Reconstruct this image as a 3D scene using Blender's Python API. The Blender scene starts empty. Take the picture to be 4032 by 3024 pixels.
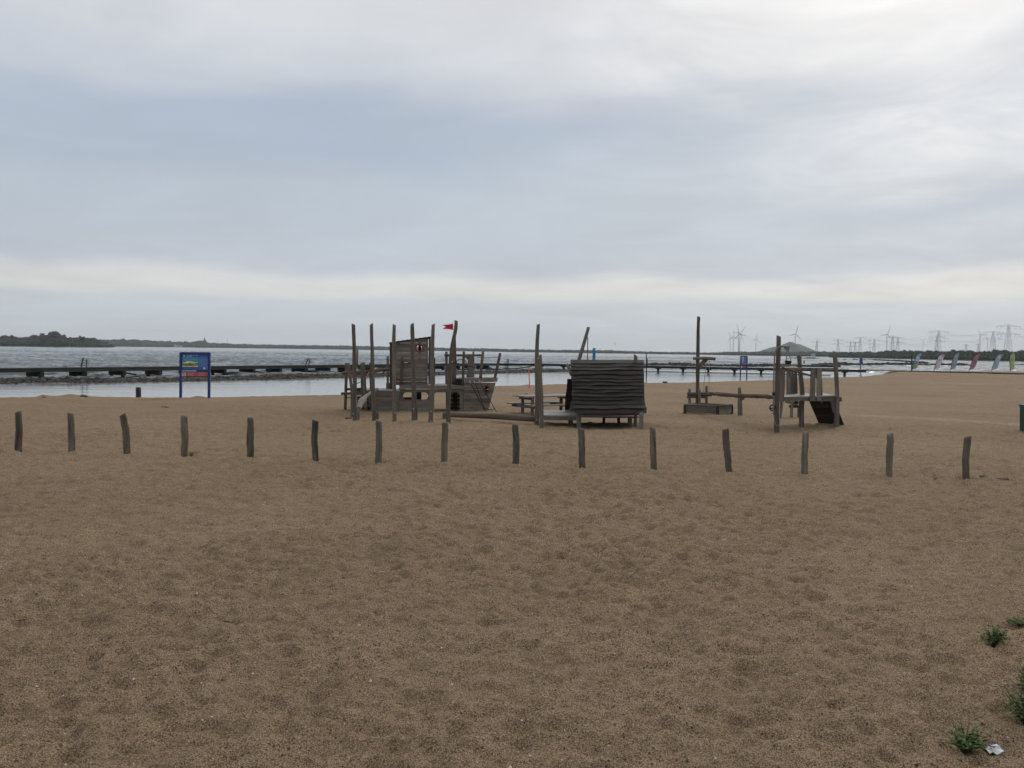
import bpy, math, random
import numpy as np
from mathutils import Vector

scene = bpy.context.scene
COL = scene.collection
R = math.radians
random.seed(7)
RNG = np.random.default_rng(7)

# ------------------------------------------------------------------ camera
FPX, CX, CY = 3300.0, 2016.0, 1512.0      # focal length and centre of a 4032 x 3024 frame
EYE = 2.55                                # eye height above the lake
PITCH = math.atan(130.5 / FPX)            # looking slightly down
ROLL = 0.0133
fwd = Vector((0, math.cos(PITCH), -math.sin(PITCH)))
up0 = Vector((0, math.sin(PITCH), math.cos(PITCH)))
rt0 = Vector((1, 0, 0))
rgt = rt0 * math.cos(ROLL) + up0 * math.sin(ROLL)
upv = up0 * math.cos(ROLL) - rt0 * math.sin(ROLL)
cam_d = bpy.data.cameras.new('camera')
cam = bpy.data.objects.new('camera', cam_d)
COL.objects.link(cam)
cam_d.sensor_width = 36.0
cam_d.lens = 36.0 * FPX / 4032.0
cam_d.clip_start = 0.05
cam_d.clip_end = 20000
from mathutils import Matrix
M3 = Matrix((rgt, upv, -fwd)).transposed()
cam.matrix_world = Matrix.Translation((0, 0, EYE)) @ M3.to_4x4()
scene.camera = cam

# ------------------------------------------------------------------ node helper
class G:
    def __init__(s, tree):
        s.t = tree
        tree.nodes.clear()
    def n(s, kind, props=None, **ins):
        nd = s.t.nodes.new(kind)
        for k, v in (props or {}).items():
            setattr(nd, k, v)
        for k, v in ins.items():
            key = k.replace('_', ' ')
            sock = None
            if key.startswith('i') and key[1:].isdigit():
                sock = nd.inputs[int(key[1:])]
            else:
                for q in nd.inputs:
                    if q.name.lower() == key.lower() and q.enabled:
                        sock = q
                        break
                if sock is None:
                    sock = nd.inputs[key]
            s.put(sock, v)
        return nd
    def put(s, sock, v):
        if isinstance(v, bpy.types.Node):
            s.t.links.new(first(v), sock)
        elif isinstance(v, bpy.types.NodeSocket):
            s.t.links.new(v, sock)
        else:
            if hasattr(sock.default_value, '__len__') and not hasattr(v, '__len__'):
                v = [v] * len(sock.default_value)
            if hasattr(sock.default_value, '__len__') and len(sock.default_value) == 4 and len(v) == 3:
                v = (*v, 1)
            sock.default_value = v
    def math(s, op, a, b=0.0, c=None, clamp=False):
        nd = s.n('ShaderNodeMath', {'operation': op, 'use_clamp': clamp}, i0=a, i1=b)
        if c is not None:
            s.put(nd.inputs[2], c)
        return nd
    def vmath(s, op, a, b=(0, 0, 0)):
        return s.n('ShaderNodeVectorMath', {'operation': op}, i0=a, i1=b)
    def mix(s, fac, a, b, mode='MIX'):
        nd = s.t.nodes.new('ShaderNodeMix')
        nd.data_type = 'RGBA'
        nd.blend_type = mode
        s.put(nd.inputs[0], fac); s.put(nd.inputs[6], a); s.put(nd.inputs[7], b)
        return nd.outputs[2]
    def noise(s, vec, scale, detail=4, rough=0.55, dist=0.0):
        return s.n('ShaderNodeTexNoise', None, Vector=vec, Scale=scale, Detail=detail, Roughness=rough, Distortion=dist)
    def ramp(s, fac, stops, interp='LINEAR'):
        nd = s.n('ShaderNodeValToRGB', None, i0=fac)
        cr = nd.color_ramp
        cr.interpolation = interp
        while len(cr.elements) < len(stops):
            cr.elements.new(0.5)
        for e, (p, c) in zip(cr.elements, stops):
            e.position = p
            e.color = (*c, 1) if len(c) == 3 else c
        return nd
    def rng(s, v, a, b, c=0.0, d=1.0, smooth=False):
        nd = s.n('ShaderNodeMapRange', {'interpolation_type': 'SMOOTHSTEP' if smooth else 'LINEAR'}, i0=v, i1=a, i2=b, i3=c, i4=d)
        return nd
def first(nd):
    for o in nd.outputs:
        if o.enabled:
            return o
def lin(r, g, b):
    f = lambda c: (c / 255 / 12.92) if c / 255 <= 0.04045 else ((c / 255 + 0.055) / 1.055) ** 2.4
    return (f(r), f(g), f(b))

# ------------------------------------------------------------------ sky and light
SUN_AZ, SUN_EL = R(30), R(36)              # hidden sun, ahead and to the right, behind cloud
world = bpy.data.worlds.new('World')
scene.world = world
world.use_nodes = True
g = G(world.node_tree)
tc = g.n('ShaderNodeTexCoord')
dirv = tc.outputs['Generated']
sep = g.n('ShaderNodeSeparateXYZ', None, i0=dirv)
az = g.math('ARCTAN2', sep.outputs[0], sep.outputs[1])
el = g.math('ARCSINE', sep.outputs[2])
ela = g.math('MAXIMUM', el, 0.0)
# cloud-sheet coordinates: direction projected on a flat layer overhead
zz = g.math('ADD', ela, 0.10)
sheet = g.n('ShaderNodeCombineXYZ', None, i0=g.math('DIVIDE', sep.outputs[0], zz), i1=g.math('DIVIDE', sep.outputs[1], zz), i2=0.0)
aev = g.n('ShaderNodeCombineXYZ', None, i0=g.math('MULTIPLY', az, 2.2), i1=g.math('MULTIPLY', el, 9.0), i2=0.0)
n_big = g.noise(g.vmath('ADD', sheet, (3.1, 8.7, 0)), 0.42, 5, 0.5, 0.3)
n_fine = g.noise(g.vmath('ADD', sheet, (13.1, 2.7, 4)), 1.5, 7, 0.58, 0.6)
n_str = g.noise(g.vmath('ADD', aev, (5.2, 1.7, 2)), 1.6, 5, 0.5, 0.4)
w = g.math('MULTIPLY', g.math('SUBTRACT', first(n_str), 0.5), g.rng(ela, 0.02, 0.3, 0.022, 0.16))
elw = g.math('ADD', ela, w)
S = lambda v: v / 1.6
stops = [(S(0.0), lin(212, 219, 225)), (S(0.032), lin(203, 212, 220)), (S(0.054), lin(203, 211, 219)), (S(0.066), lin(222, 223, 221)),
         (S(0.080), lin(217, 218, 219)), (S(0.095), lin(191, 199, 210)), (S(0.165), lin(188, 198, 209)), (S(0.235), lin(179, 191, 206)),
         (S(0.31), lin(200, 206, 215)), (S(0.40), lin(212, 214, 218)), (S(0.62), lin(208, 212, 218)), (S(1.0), lin(208, 212, 218)), (1.0, lin(208, 212, 218))]
base = g.ramp(g.math('DIVIDE', elw, 1.6), stops, 'EASE')
def blob(a0, e0, ra, re, amt):
    da = g.math('DIVIDE', g.math('SUBTRACT', az, a0), ra)
    de = g.math('DIVIDE', g.math('SUBTRACT', elw, e0), re)
    q = g.math('ADD', g.math('MULTIPLY', da, da), g.math('MULTIPLY', de, de))
    return g.math('MULTIPLY', g.math('EXPONENT', g.math('MULTIPLY', q, -1.0)), amt)
# broad bright cloud to the right (towards the hidden sun) and darker blue mass left of centre
lift = blob(0.42, 0.31, 0.36, 0.13, 0.36)
for a in ((0.19, 0.345, 0.13, 0.040, 0.46), (0.40, 0.345, 0.11, 0.045, 0.40), (0.50, 0.215, 0.15, 0.045, 0.42),
          (-0.33, 0.36, 0.22, 0.07, 0.22), (0.20, 0.08, 0.42, 0.014, 0.14), (-0.45, 0.085, 0.20, 0.016, 0.12),
          (0.55, 0.160, 0.20, 0.016, -0.42), (-0.17, 0.245, 0.17, 0.045, -0.22), (0.10, 0.27, 0.22, 0.03, -0.22), (-0.55, 0.16, 0.25, 0.08, -0.05),
          (0.0, 0.12, 0.6, 0.02, -0.05)):
    lift = g.math('ADD', lift, blob(*a))
fac = g.math('ADD', g.math('MULTIPLY', lift, g.rng(first(n_fine), 0.28, 0.72, 0.30, 1.5)), 0.0)
hi = g.mix(g.math('MAXIMUM', fac, 0.0, clamp=True), base.outputs[0], lin(241, 241, 240))
lo = g.mix(g.math('MAXIMUM', g.math('MULTIPLY', fac, -1.0), 0.0, clamp=True), hi, lin(152, 170, 196))
mod = g.math('ADD', g.rng(first(n_big), 0.3, 0.7, -0.05, 0.05), g.math('MULTIPLY', g.math('SUBTRACT', first(n_fine), 0.5), g.rng(az, -0.1, 0.45, 0.22, 0.38)))
cloud = g.vmath('SCALE', lo)
g.put(cloud.inputs['Scale'], g.math('MULTIPLY', g.math('ADD', 1.0, mod), 1.0 / 0.12))
sky = g.n('ShaderNodeTexSky', {'sky_type': 'NISHITA', 'sun_disc': False, 'sun_elevation': SUN_EL, 'sun_rotation': SUN_AZ, 'air_density': 1.0, 'dust_density': 3.0})
allsky = g.mix(0.94, sky.outputs[0], first(cloud))
bg = g.n('ShaderNodeBackground', None, Color=allsky, Strength=0.12)
out = g.n('ShaderNodeOutputWorld')
world.node_tree.links.new(bg.outputs[0], out.inputs['Surface'])

sun_d = bpy.data.lights.new('sun', 'SUN')
sun_d.energy = 1.0
sun_d.angle = R(24)
sun_d.color = (1.0, 0.96, 0.90)
sun = bpy.data.objects.new('sun', sun_d)
COL.objects.link(sun)
to_sun = Vector((math.sin(SUN_AZ) * math.cos(SUN_EL), math.cos(SUN_AZ) * math.cos(SUN_EL), math.sin(SUN_EL)))
sun.rotation_euler = (-to_sun).to_track_quat('-Z', 'Y').to_euler()
sun.location = (20, 20, 60)

scene.view_settings.view_transform = 'Standard'
scene.view_settings.look = 'None'
scene.view_settings.exposure = 0.0
scene.view_settings.gamma = 1.0
scene.view_settings.use_curve_mapping = False
scene.render.engine = 'CYCLES'
scene.cycles.use_denoising = True
scene.cycles.max_bounces = 6
scene.cycles.volume_bounces = 1
scene.cycles.caustics_reflective = False
scene.cycles.caustics_refractive = False

# ------------------------------------------------------------------ noise for numpy
def hash2(ix, iy, seed):
    h = (ix.astype(np.int64) * 374761393 + iy.astype(np.int64) * 668265263 + seed * 1442695041) & 0xFFFFFFFF
    h = ((h ^ (h >> 13)) * 1274126177) & 0xFFFFFFFF
    h = h ^ (h >> 16)
    return (h & 0xFFFFFF) / float(0xFFFFFF)
def vnoise(x, y, seed=0):
    ix, iy = np.floor(x), np.floor(y)
    fx, fy = x - ix, y - iy
    u, v = fx * fx * fx * (fx * (fx * 6 - 15) + 10), fy * fy * fy * (fy * (fy * 6 - 15) + 10)
    a, b = hash2(ix, iy, seed), hash2(ix + 1, iy, seed)
    c, d = hash2(ix, iy + 1, seed), hash2(ix + 1, iy + 1, seed)
    return (a * (1 - u) + b * u) * (1 - v) + (c * (1 - u) + d * u) * v - 0.5
def fbm(x, y, seed=0, octv=4, gain=0.5):
    s, a, f = 0.0, 1.0, 1.0
    for k in range(octv):
        s = s + a * vnoise(x * f + 17.3 * k, y * f - 9.1 * k, seed + k)
        a *= gain; f *= 2.03
    return s
def cell(x, y, seed=0):
    ix, iy = np.floor(x), np.floor(y)
    best = np.full(np.shape(x), 9.0)
    for dx in (-1, 0, 1):
        for dy in (-1, 0, 1):
            jx, jy = ix + dx, iy + dy
            px = jx + hash2(jx, jy, seed); py = jy + hash2(jx, jy, seed + 5)
            best = np.minimum(best, (x - px) ** 2 + (y - py) ** 2)
    return np.sqrt(best)
def sstep(a, b, x):
    t = np.clip((x - a) / (b - a), 0, 1)
    return t * t * (3 - 2 * t)

# ------------------------------------------------------------------ pixel of the photograph -> point at a real depth
def ray(px, py):
    return fwd + rgt * ((px - CX) / FPX) + upv * ((CY - py) / FPX)
def at(px, py, Y):
    d = ray(px, py)
    return Vector((0, 0, EYE)) + d * (Y / d.y)
def onz(px, py, z):
    d = ray(px, py)
    return Vector((0, 0, EYE)) + d * ((z - EYE) / d.z)

# ------------------------------------------------------------------ terrain function
shore_px = [(-700, 1556), (0, 1565), (740, 1566), (1340, 1553), (1640, 1537), (1960, 1519), (2250, 1511), (2600, 1507), (2930, 1500), (3200, 1489), (3400, 1482), (3480, 1474)]
SH = [onz(x, y, 0.09) for x, y in shore_px]
SX = [-300.0] + [p.x for p in SH] + [60.0, 70.0, 84.0, 96.0, 140.0, 400.0]
SY = [36.0] + [p.y for p in SH] + [133.0, 142.0, 147.0, 150.0, 160.0, 190.0]
def shore_y(x):
    return np.interp(x, SX, SY)
def terrain(x, y):
    x = np.asarray(x, float); y = np.asarray(y, float)
    plane = 0.90 - 0.0208 * y
    sy = shore_y(x) + 0.7 * fbm(x * 0.35, y * 0.0 + 3.3, 40, 3)
    s = (sy - y) * 0.8
    low = 0.09 + 0.24 * sstep(0, 14, s) * sstep(70, 125, y)
    k = 0.10
    h = np.clip(0.5 + 0.5 * (plane - low) / k, 0, 1)
    z = low * (1 - h) + plane * h + k * h * (1 - h)
    z = z + 0.13 * np.exp(-((s - 0.6) / 0.6) ** 2) * np.clip(fbm(x * 0.8, y * 0.3, 57, 3) * 2.6 - 0.35, 0, 1.0) * (y < 62)
    z = np.where(s > 0, z, 0.09 + s * 0.22)
    z = np.maximum(z, -1.5)
    # low wet bar right of the pier foot, scooped hollow under the hut, drift round the climbing tower
    z = np.maximum(z, -0.4 + 0.45 * np.exp(-(((x - 44) / 7.0) ** 2 + ((y - 113) / 5.0) ** 2)))
    z = z - 0.07 * np.exp(-(((x - 2.4) / 1.3) ** 2 + ((y - 23.6) / 0.7) ** 2))
    z = z + 0.07 * np.exp(-(((x - 9.2) / 0.8) ** 2 + ((y - 25.2) / 0.6) ** 2))
    return z
def tz(x, y):
    return float(terrain(x, y))
def gp(px, py):
    """point where the line of sight through a pixel of the photograph meets the sand"""
    d = ray(px, py)
    t = 2.0
    o = Vector((0, 0, EYE))
    for i in range(4000):
        p = o + d * t
        if p.z < tz(p.x, p.y):
            break
        t *= 1.004
    lo_, hi_ = t / 1.004, t
    for i in range(18):
        m = 0.5 * (lo_ + hi_)
        p = o + d * m
        if p.z < tz(p.x, p.y): hi_ = m
        else: lo_ = m
    return o + d * hi_

# ------------------------------------------------------------------ object helpers
ORG = {}
def tag(o, label=None, cat=None, group=None, kind=None):
    if label: o['label'] = label
    if cat: o['category'] = cat
    if group: o['group'] = group
    if kind: o['kind'] = kind
    return o
def thing(name, loc, label, cat, group=None):
    o = bpy.data.objects.new(name, None)
    o.empty_display_size = 0.2
    COL.objects.link(o)
    o.location = loc
    ORG[o.name] = Vector(loc)
    return tag(o, label, cat, group)
def mk(name, V, F, m, parent=None, gr=None, smooth=False, loc=None):
    org = ORG[parent.name] if parent is not None else Vector(loc if loc is not None else (0, 0, 0))
    me = bpy.data.meshes.new(name)
    A = np.asarray([tuple(v) for v in V], float).reshape(-1, 3) - np.array(org)
    me.from_pydata(A.tolist(), [], F)
    if gr is not None:
        at_ = me.attributes.new('gr', 'FLOAT_VECTOR', 'POINT')
        at_.data.foreach_set('vector', np.asarray(gr, np.float32).ravel())
    if smooth:
        me.polygons.foreach_set('use_smooth', [True] * len(me.polygons))
    me.materials.append(m)
    me.update()
    o = bpy.data.objects.new(name, me)
    COL.objects.link(o)
    ORG[o.name] = org
    if parent is not None:
        o.parent = parent
    else:
        o.location = org
    return o
def flat(faces):
    """faces: list of lists of Vector -> V, F, gr with the grain along the longest side"""
    P = np.array([tuple(p) for f in faces for p in f])
    ext = P.max(0) - P.min(0)
    a = int(np.argmax(ext)); b, c = [k for k in range(3) if k != a]
    off = random.random() * 40
    V, F, gr = [], [], []
    for f in faces:
        i = len(V)
        for p in f:
            V.append(p); gr.append((p[a] + off, p[b] + p[c] + off * 1.7, off))
        F.append(list(range(i, i + len(f))))
    return V, F, gr
def prism(name, poly, conv, Y, thick, m, parent=None, loc=None):
    """polygon in photograph coordinates (conv), standing at depth Y (number or function of x), thickness away from the viewer"""
    fr = [conv(x, y, Y(x) if callable(Y) else Y) for x, y in poly]
    bk = [p + Vector((0, thick, 0)) for p in fr]
    n = len(fr)
    faces = [fr[::-1], bk] + [[fr[i], fr[(i + 1) % n], bk[(i + 1) % n], bk[i]] for i in range(n)]
    ar = sum(poly[i][0] * poly[(i + 1) % n][1] - poly[(i + 1) % n][0] * poly[i][1] for i in range(n))
    if ar < 0:
        faces = [f[::-1] for f in faces]
    V, F, gr = flat(faces)
    return mk(name, V, F, m, parent, gr, loc=loc)
def rect(name, x0, y0, x1, y1, conv, Y, thick, m, parent=None, loc=None):
    return prism(name, [(x0, y0), (x1, y0), (x1, y1), (x0, y1)], conv, Y, thick, m, parent, loc)
def beamf(p0, p1, w, h, up=Vector((0, 0, 1)), w1=None, h1=None):
    p0, p1 = Vector(p0), Vector(p1)
    d = (p1 - p0).normalized()
    s = d.cross(up)
    if s.length < 1e-4: s = d.cross(Vector((0, 1, 0)))
    s.normalize()
    u = s.cross(d)
    w1 = w if w1 is None else w1; h1 = h if h1 is None else h1
    a = [p0 + s * (w / 2 * i) + u * (h / 2 * j) for i, j in ((-1, -1), (1, -1), (1, 1), (-1, 1))]
    b = [p1 + s * (w1 / 2 * i) + u * (h1 / 2 * j) for i, j in ((-1, -1), (1, -1), (1, 1), (-1, 1))]
    return [a[::-1], b] + [[a[i], a[(i + 1) % 4], b[(i + 1) % 4], b[i]] for i in range(4)]
def beam(name, p0, p1, w, h, m, parent=None, up=Vector((0, 0, 1)), loc=None, w1=None, h1=None):
    V, F, gr = flat(beamf(p0, p1, w, h, up, w1, h1))
    return mk(name, V, F, m, parent, gr, loc=loc)
def resample(pts, rads, step):
    P = np.array([tuple(p) for p in pts], float); rr = np.array(rads, float)
    seg = np.linalg.norm(np.diff(P, axis=0), axis=1)
    t = np.concatenate([[0], np.cumsum(seg)])
    n = max(2, int(t[-1] / step) + 1)
    q = np.linspace(0, t[-1], n)
    out_ = np.stack([np.interp(q, t, P[:, k]) for k in range(3)], 1)
    r_ = np.interp(q, t, rr)
    for it in range(2):
        if n > 4:
            out_[1:-1] = 0.25 * out_[:-2] + 0.5 * out_[1:-1] + 0.25 * out_[2:]
    return out_, r_, q
def tube(pts, rads, seg=10, step=0.12, rough=0.06, bend=0.0, cut=0.0, flat_=1.0, seed=None):
    P, r_, q = resample(pts, rads, step)
    rs = np.random.default_rng(random.randrange(1 << 30) if seed is None else seed)
    n = len(P)
    if bend:
        wob = np.cumsum(rs.normal(0, 1, (n, 3)), 0)
        wob -= np.linspace(0, 1, n)[:, None] * wob[-1]
        P = P + wob * bend / max(1.0, np.abs(wob).max())
    T = np.gradient(P, axis=0)
    T /= np.linalg.norm(T, axis=1)[:, None] + 1e-9
    ref = np.array([0, 1, 0]) if abs(T[0][1]) < 0.8 else np.array([1, 0, 0])
    ph = rs.uniform(0, 6.28, 4); am = rs.uniform(0.4, 1, 4)
    off = rs.uniform(0, 40)
    V, F, gr = [], [], []
    sd = rs.integers(1000)
    ks = rs.uniform(1.5, 4, 4)
    for i in range(n):
        a = np.cross(T[i], ref); a /= np.linalg.norm(a) + 1e-9
        b = np.cross(a, T[i])
        for j in range(seg):
            th = 2 * math.pi * j / seg
            k = 1 + rough * (am[0] * math.sin(2 * th + ph[0] + q[i] * ks[0]) + am[1] * math.sin(3 * th + ph[1] + q[i] * ks[1]) + 0.8 * math.sin(ks[2] * 1.7 * q[i] + ph[2] + th) + rs.normal(0, 0.25))
            p = P[i] + (a * math.cos(th) + b * math.sin(th) * flat_) * r_[i] * k
            if i == n - 1 and cut:
                p = p + T[i] * math.cos(th + (0 if cut > 0 else math.pi)) * abs(cut)
            V.append(p); gr.append((q[i] + off, th * max(r_[i], 0.02) * 1.5 + off, off))
    for i in range(n - 1):
        for j in range(seg):
            k = (j + 1) % seg
            F.append((i * seg + j, i * seg + k, (i + 1) * seg + k, (i + 1) * seg + j))
    F.append(tuple(range(seg - 1, -1, -1)))
    F.append(tuple((n - 1) * seg + j for j in range(seg)))
    return V, F, gr
def log(name, pts, rads, m, parent=None, loc=None, **k):
    V, F, gr = tube(pts, rads, **k)
    o = mk(name, V, F, m, parent, gr, smooth=True, loc=loc)
    me = o.data
    sm = [True] * len(me.polygons); sm[-1] = sm[-2] = False
    me.polygons.foreach_set('use_smooth', sm)
    return o
def rope(name, pts, r, m, parent=None, loc=None, step=0.15):
    return log(name, pts, [r] * len(pts), m, parent, loc, seg=6, step=step, rough=0.0)
def sag(a, b, d, n=9):
    return [a.lerp(b, i / (n - 1)) - Vector((0, 0, d * 4 * (i / (n - 1)) * (1 - i / (n - 1)))) for i in range(n)]
def ringmesh(c, rx, rz, r, m, name, parent, n=24, k=8, depth=1.0):
    V, F = [], []
    for i in range(n):
        a = 2 * math.pi * i / n
        for j in range(k):
            b = 2 * math.pi * j / k
            V.append(c + Vector(((rx + r * math.cos(b)) * math.cos(a), r * depth * math.sin(b), (rz + r * math.cos(b)) * math.sin(a))))
    for i in range(n):
        for j in range(k):
            F.append((i * k + j, i * k + (j + 1) % k, ((i + 1) % n) * k + (j + 1) % k, ((i + 1) % n) * k + j))
    return mk(name, V, F, m, parent, [tuple(v) for v in V], smooth=True)

# ------------------------------------------------------------------ materials
def material(name):
    m = bpy.data.materials.new(name)
    m.use_nodes = True
    return m, G(m.node_tree)
def finish(gg, bsdf, disp=None):
    o = gg.n('ShaderNodeOutputMaterial')
    gg.t.links.new(bsdf.outputs[0], o.inputs['Surface'])
def plain(name, col, rough=0.6, metal=0.0, var=0.15, scale=3.0, spec=0.4):
    m, gg = material(name)
    pos = gg.n('ShaderNodeTexCoord').outputs['Object']
    nz = gg.noise(pos, scale, 5)
    c = gg.mix(gg.rng(first(nz), 0.3, 0.7), tuple(v * (1 - var) for v in col), tuple(min(1, v * (1 + var)) for v in col))
    b = gg.n('ShaderNodeBsdfPrincipled', None, Base_Color=c, Roughness=rough, Metallic=metal)
    b.inputs['Specular IOR Level'].default_value = spec
    finish(gg, b)
    return m
def wood(name, dark, light, moss=0.0, crack=0.5, rough=0.85, spec=0.25, vary=(0.66, 1.28), gf=20):
    m, gg = material(name)
    att = gg.n('ShaderNodeAttribute', {'attribute_name': 'gr'})
    v = att.outputs['Vector']
    oi = gg.n('ShaderNodeObjectInfo')
    grain = gg.noise(gg.vmath('MULTIPLY', v, (1.6, gf, 1)), 1.0, 5, 0.6, 0.3)
    broad = gg.noise(gg.vmath('MULTIPLY', v, (1.3, 5, 1)), 1.0, 4, 0.55)
    spots = gg.noise(gg.vmath('MULTIPLY', v, (9, 14, 1)), 1.0, 4, 0.6)
    f = gg.math('ADD', gg.math('MULTIPLY', first(grain), 0.6), gg.math('MULTIPLY', first(broad), 0.5))
    c = gg.mix(gg.rng(f, 0.34, 0.78), dark, light)
    ck = gg.rng(first(grain), 0.28, 0.40, crack, 0.0)
    c = gg.mix(ck, c, tuple(x * 0.25 for x in dark))
    sp = gg.rng(first(spots), 0.62, 0.72, 0.0, 0.45)
    c = gg.mix(sp, c, tuple(x * 0.5 for x in dark))
    if moss:
        ms = gg.math('MULTIPLY', gg.rng(first(gg.noise(gg.vmath('MULTIPLY', v, (3, 7, 1)), 1.0, 3)), 0.48, 0.66), moss)
        c = gg.mix(ms, c, (0.055, 0.07, 0.035))
    val = gg.rng(oi.outputs['Random'], 0, 1, *vary)
    sc_ = gg.vmath('SCALE', c)
    gg.put(sc_.inputs['Scale'], val)
    bp = gg.n('ShaderNodeBump', None, Strength=0.6, Distance=0.012, Height=gg.math('ADD', first(grain), first(broad)))
    b = gg.n('ShaderNodeBsdfPrincipled', None, Base_Color=first(sc_), Roughness=rough, Normal=bp)
    b.inputs['Specular IOR Level'].default_value = spec
    finish(gg, b)
    return m

M = {}
M['pole'] = wood('weathered_pole', (0.069, 0.057, 0.045), (0.222, 0.188, 0.152), gf=12)
M['post'] = wood('mossy_post', (0.043, 0.035, 0.027), (0.225, 0.192, 0.153), vary=(0.78, 1.35), gf=13, moss=0.45, crack=0.95)
M['plank'] = wood('grey_plank', (0.100, 0.086, 0.072), (0.218, 0.191, 0.160))
M['shingle'] = wood('dark_shingle', (0.017, 0.014, 0.012), (0.080, 0.066, 0.058), rough=0.78, spec=0.22, vary=(0.6, 1.4))
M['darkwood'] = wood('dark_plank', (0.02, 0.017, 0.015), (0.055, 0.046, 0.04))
M['pale'] = wood('pale_driftwood', (0.13, 0.118, 0.102), (0.26, 0.24, 0.212), crack=0.3)
M['brown'] = wood('brown_log', (0.075, 0.055, 0.042), (0.17, 0.125, 0.095))
M['deckwood'] = wood('worn_deck', (0.16, 0.145, 0.13), (0.30, 0.28, 0.26), rough=0.5, spec=0.45)
M['pier'] = wood('wet_pier_timber', (0.018, 0.018, 0.016), (0.06, 0.058, 0.05))
M['pierdeck'] = wood('pier_fascia', (0.026, 0.027, 0.022), (0.075, 0.075, 0.062))
M['ropered'] = plain('dark_red_rope', (0.10, 0.035, 0.03), 0.9)
M['ropedark'] = plain('dark_rope', (0.03, 0.022, 0.022), 0.9)
M['ropelight'] = plain('grey_rope', (0.28, 0.26, 0.23), 0.9)
M['steel'] = plain('galvanised_steel', (0.17, 0.17, 0.17), 0.5, 0.3)
M['bolt'] = plain('bolt_steel', (0.6, 0.6, 0.6), 0.35, 0.6)
M['black'] = plain('black_rubber', (0.015, 0.015, 0.016), 0.6)
M['porthole'] = plain('red_brown_ring', (0.20, 0.055, 0.038), 0.6)
M['flagred'] = plain('red_cloth', (0.42, 0.018, 0.028), 0.7)
M['orange'] = plain('orange_tape', (0.75, 0.22, 0.10), 0.7)
M['signblue'] = plain('navy_sign_frame', (0.008, 0.030, 0.15), 0.4)
M['cyan'] = plain('turquoise_paint', (0.02, 0.22, 0.36), 0.45)
M['white'] = plain('white_print', (0.72, 0.72, 0.74), 0.6)
M['turbine'] = plain('turbine_white', (0.62, 0.63, 0.65), 0.5)
M['pylon'] = plain('pylon_steel', (0.20, 0.21, 0.22), 0.6)
M['stem'] = plain('plant_stem', (0.05, 0.06, 0.02), 0.7)
M['bin'] = plain('dark_green_plastic', (0.008, 0.05, 0.032), 0.45)
M['binlid'] = plain('blue_plastic', (0.012, 0.055, 0.20), 0.45)

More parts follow.
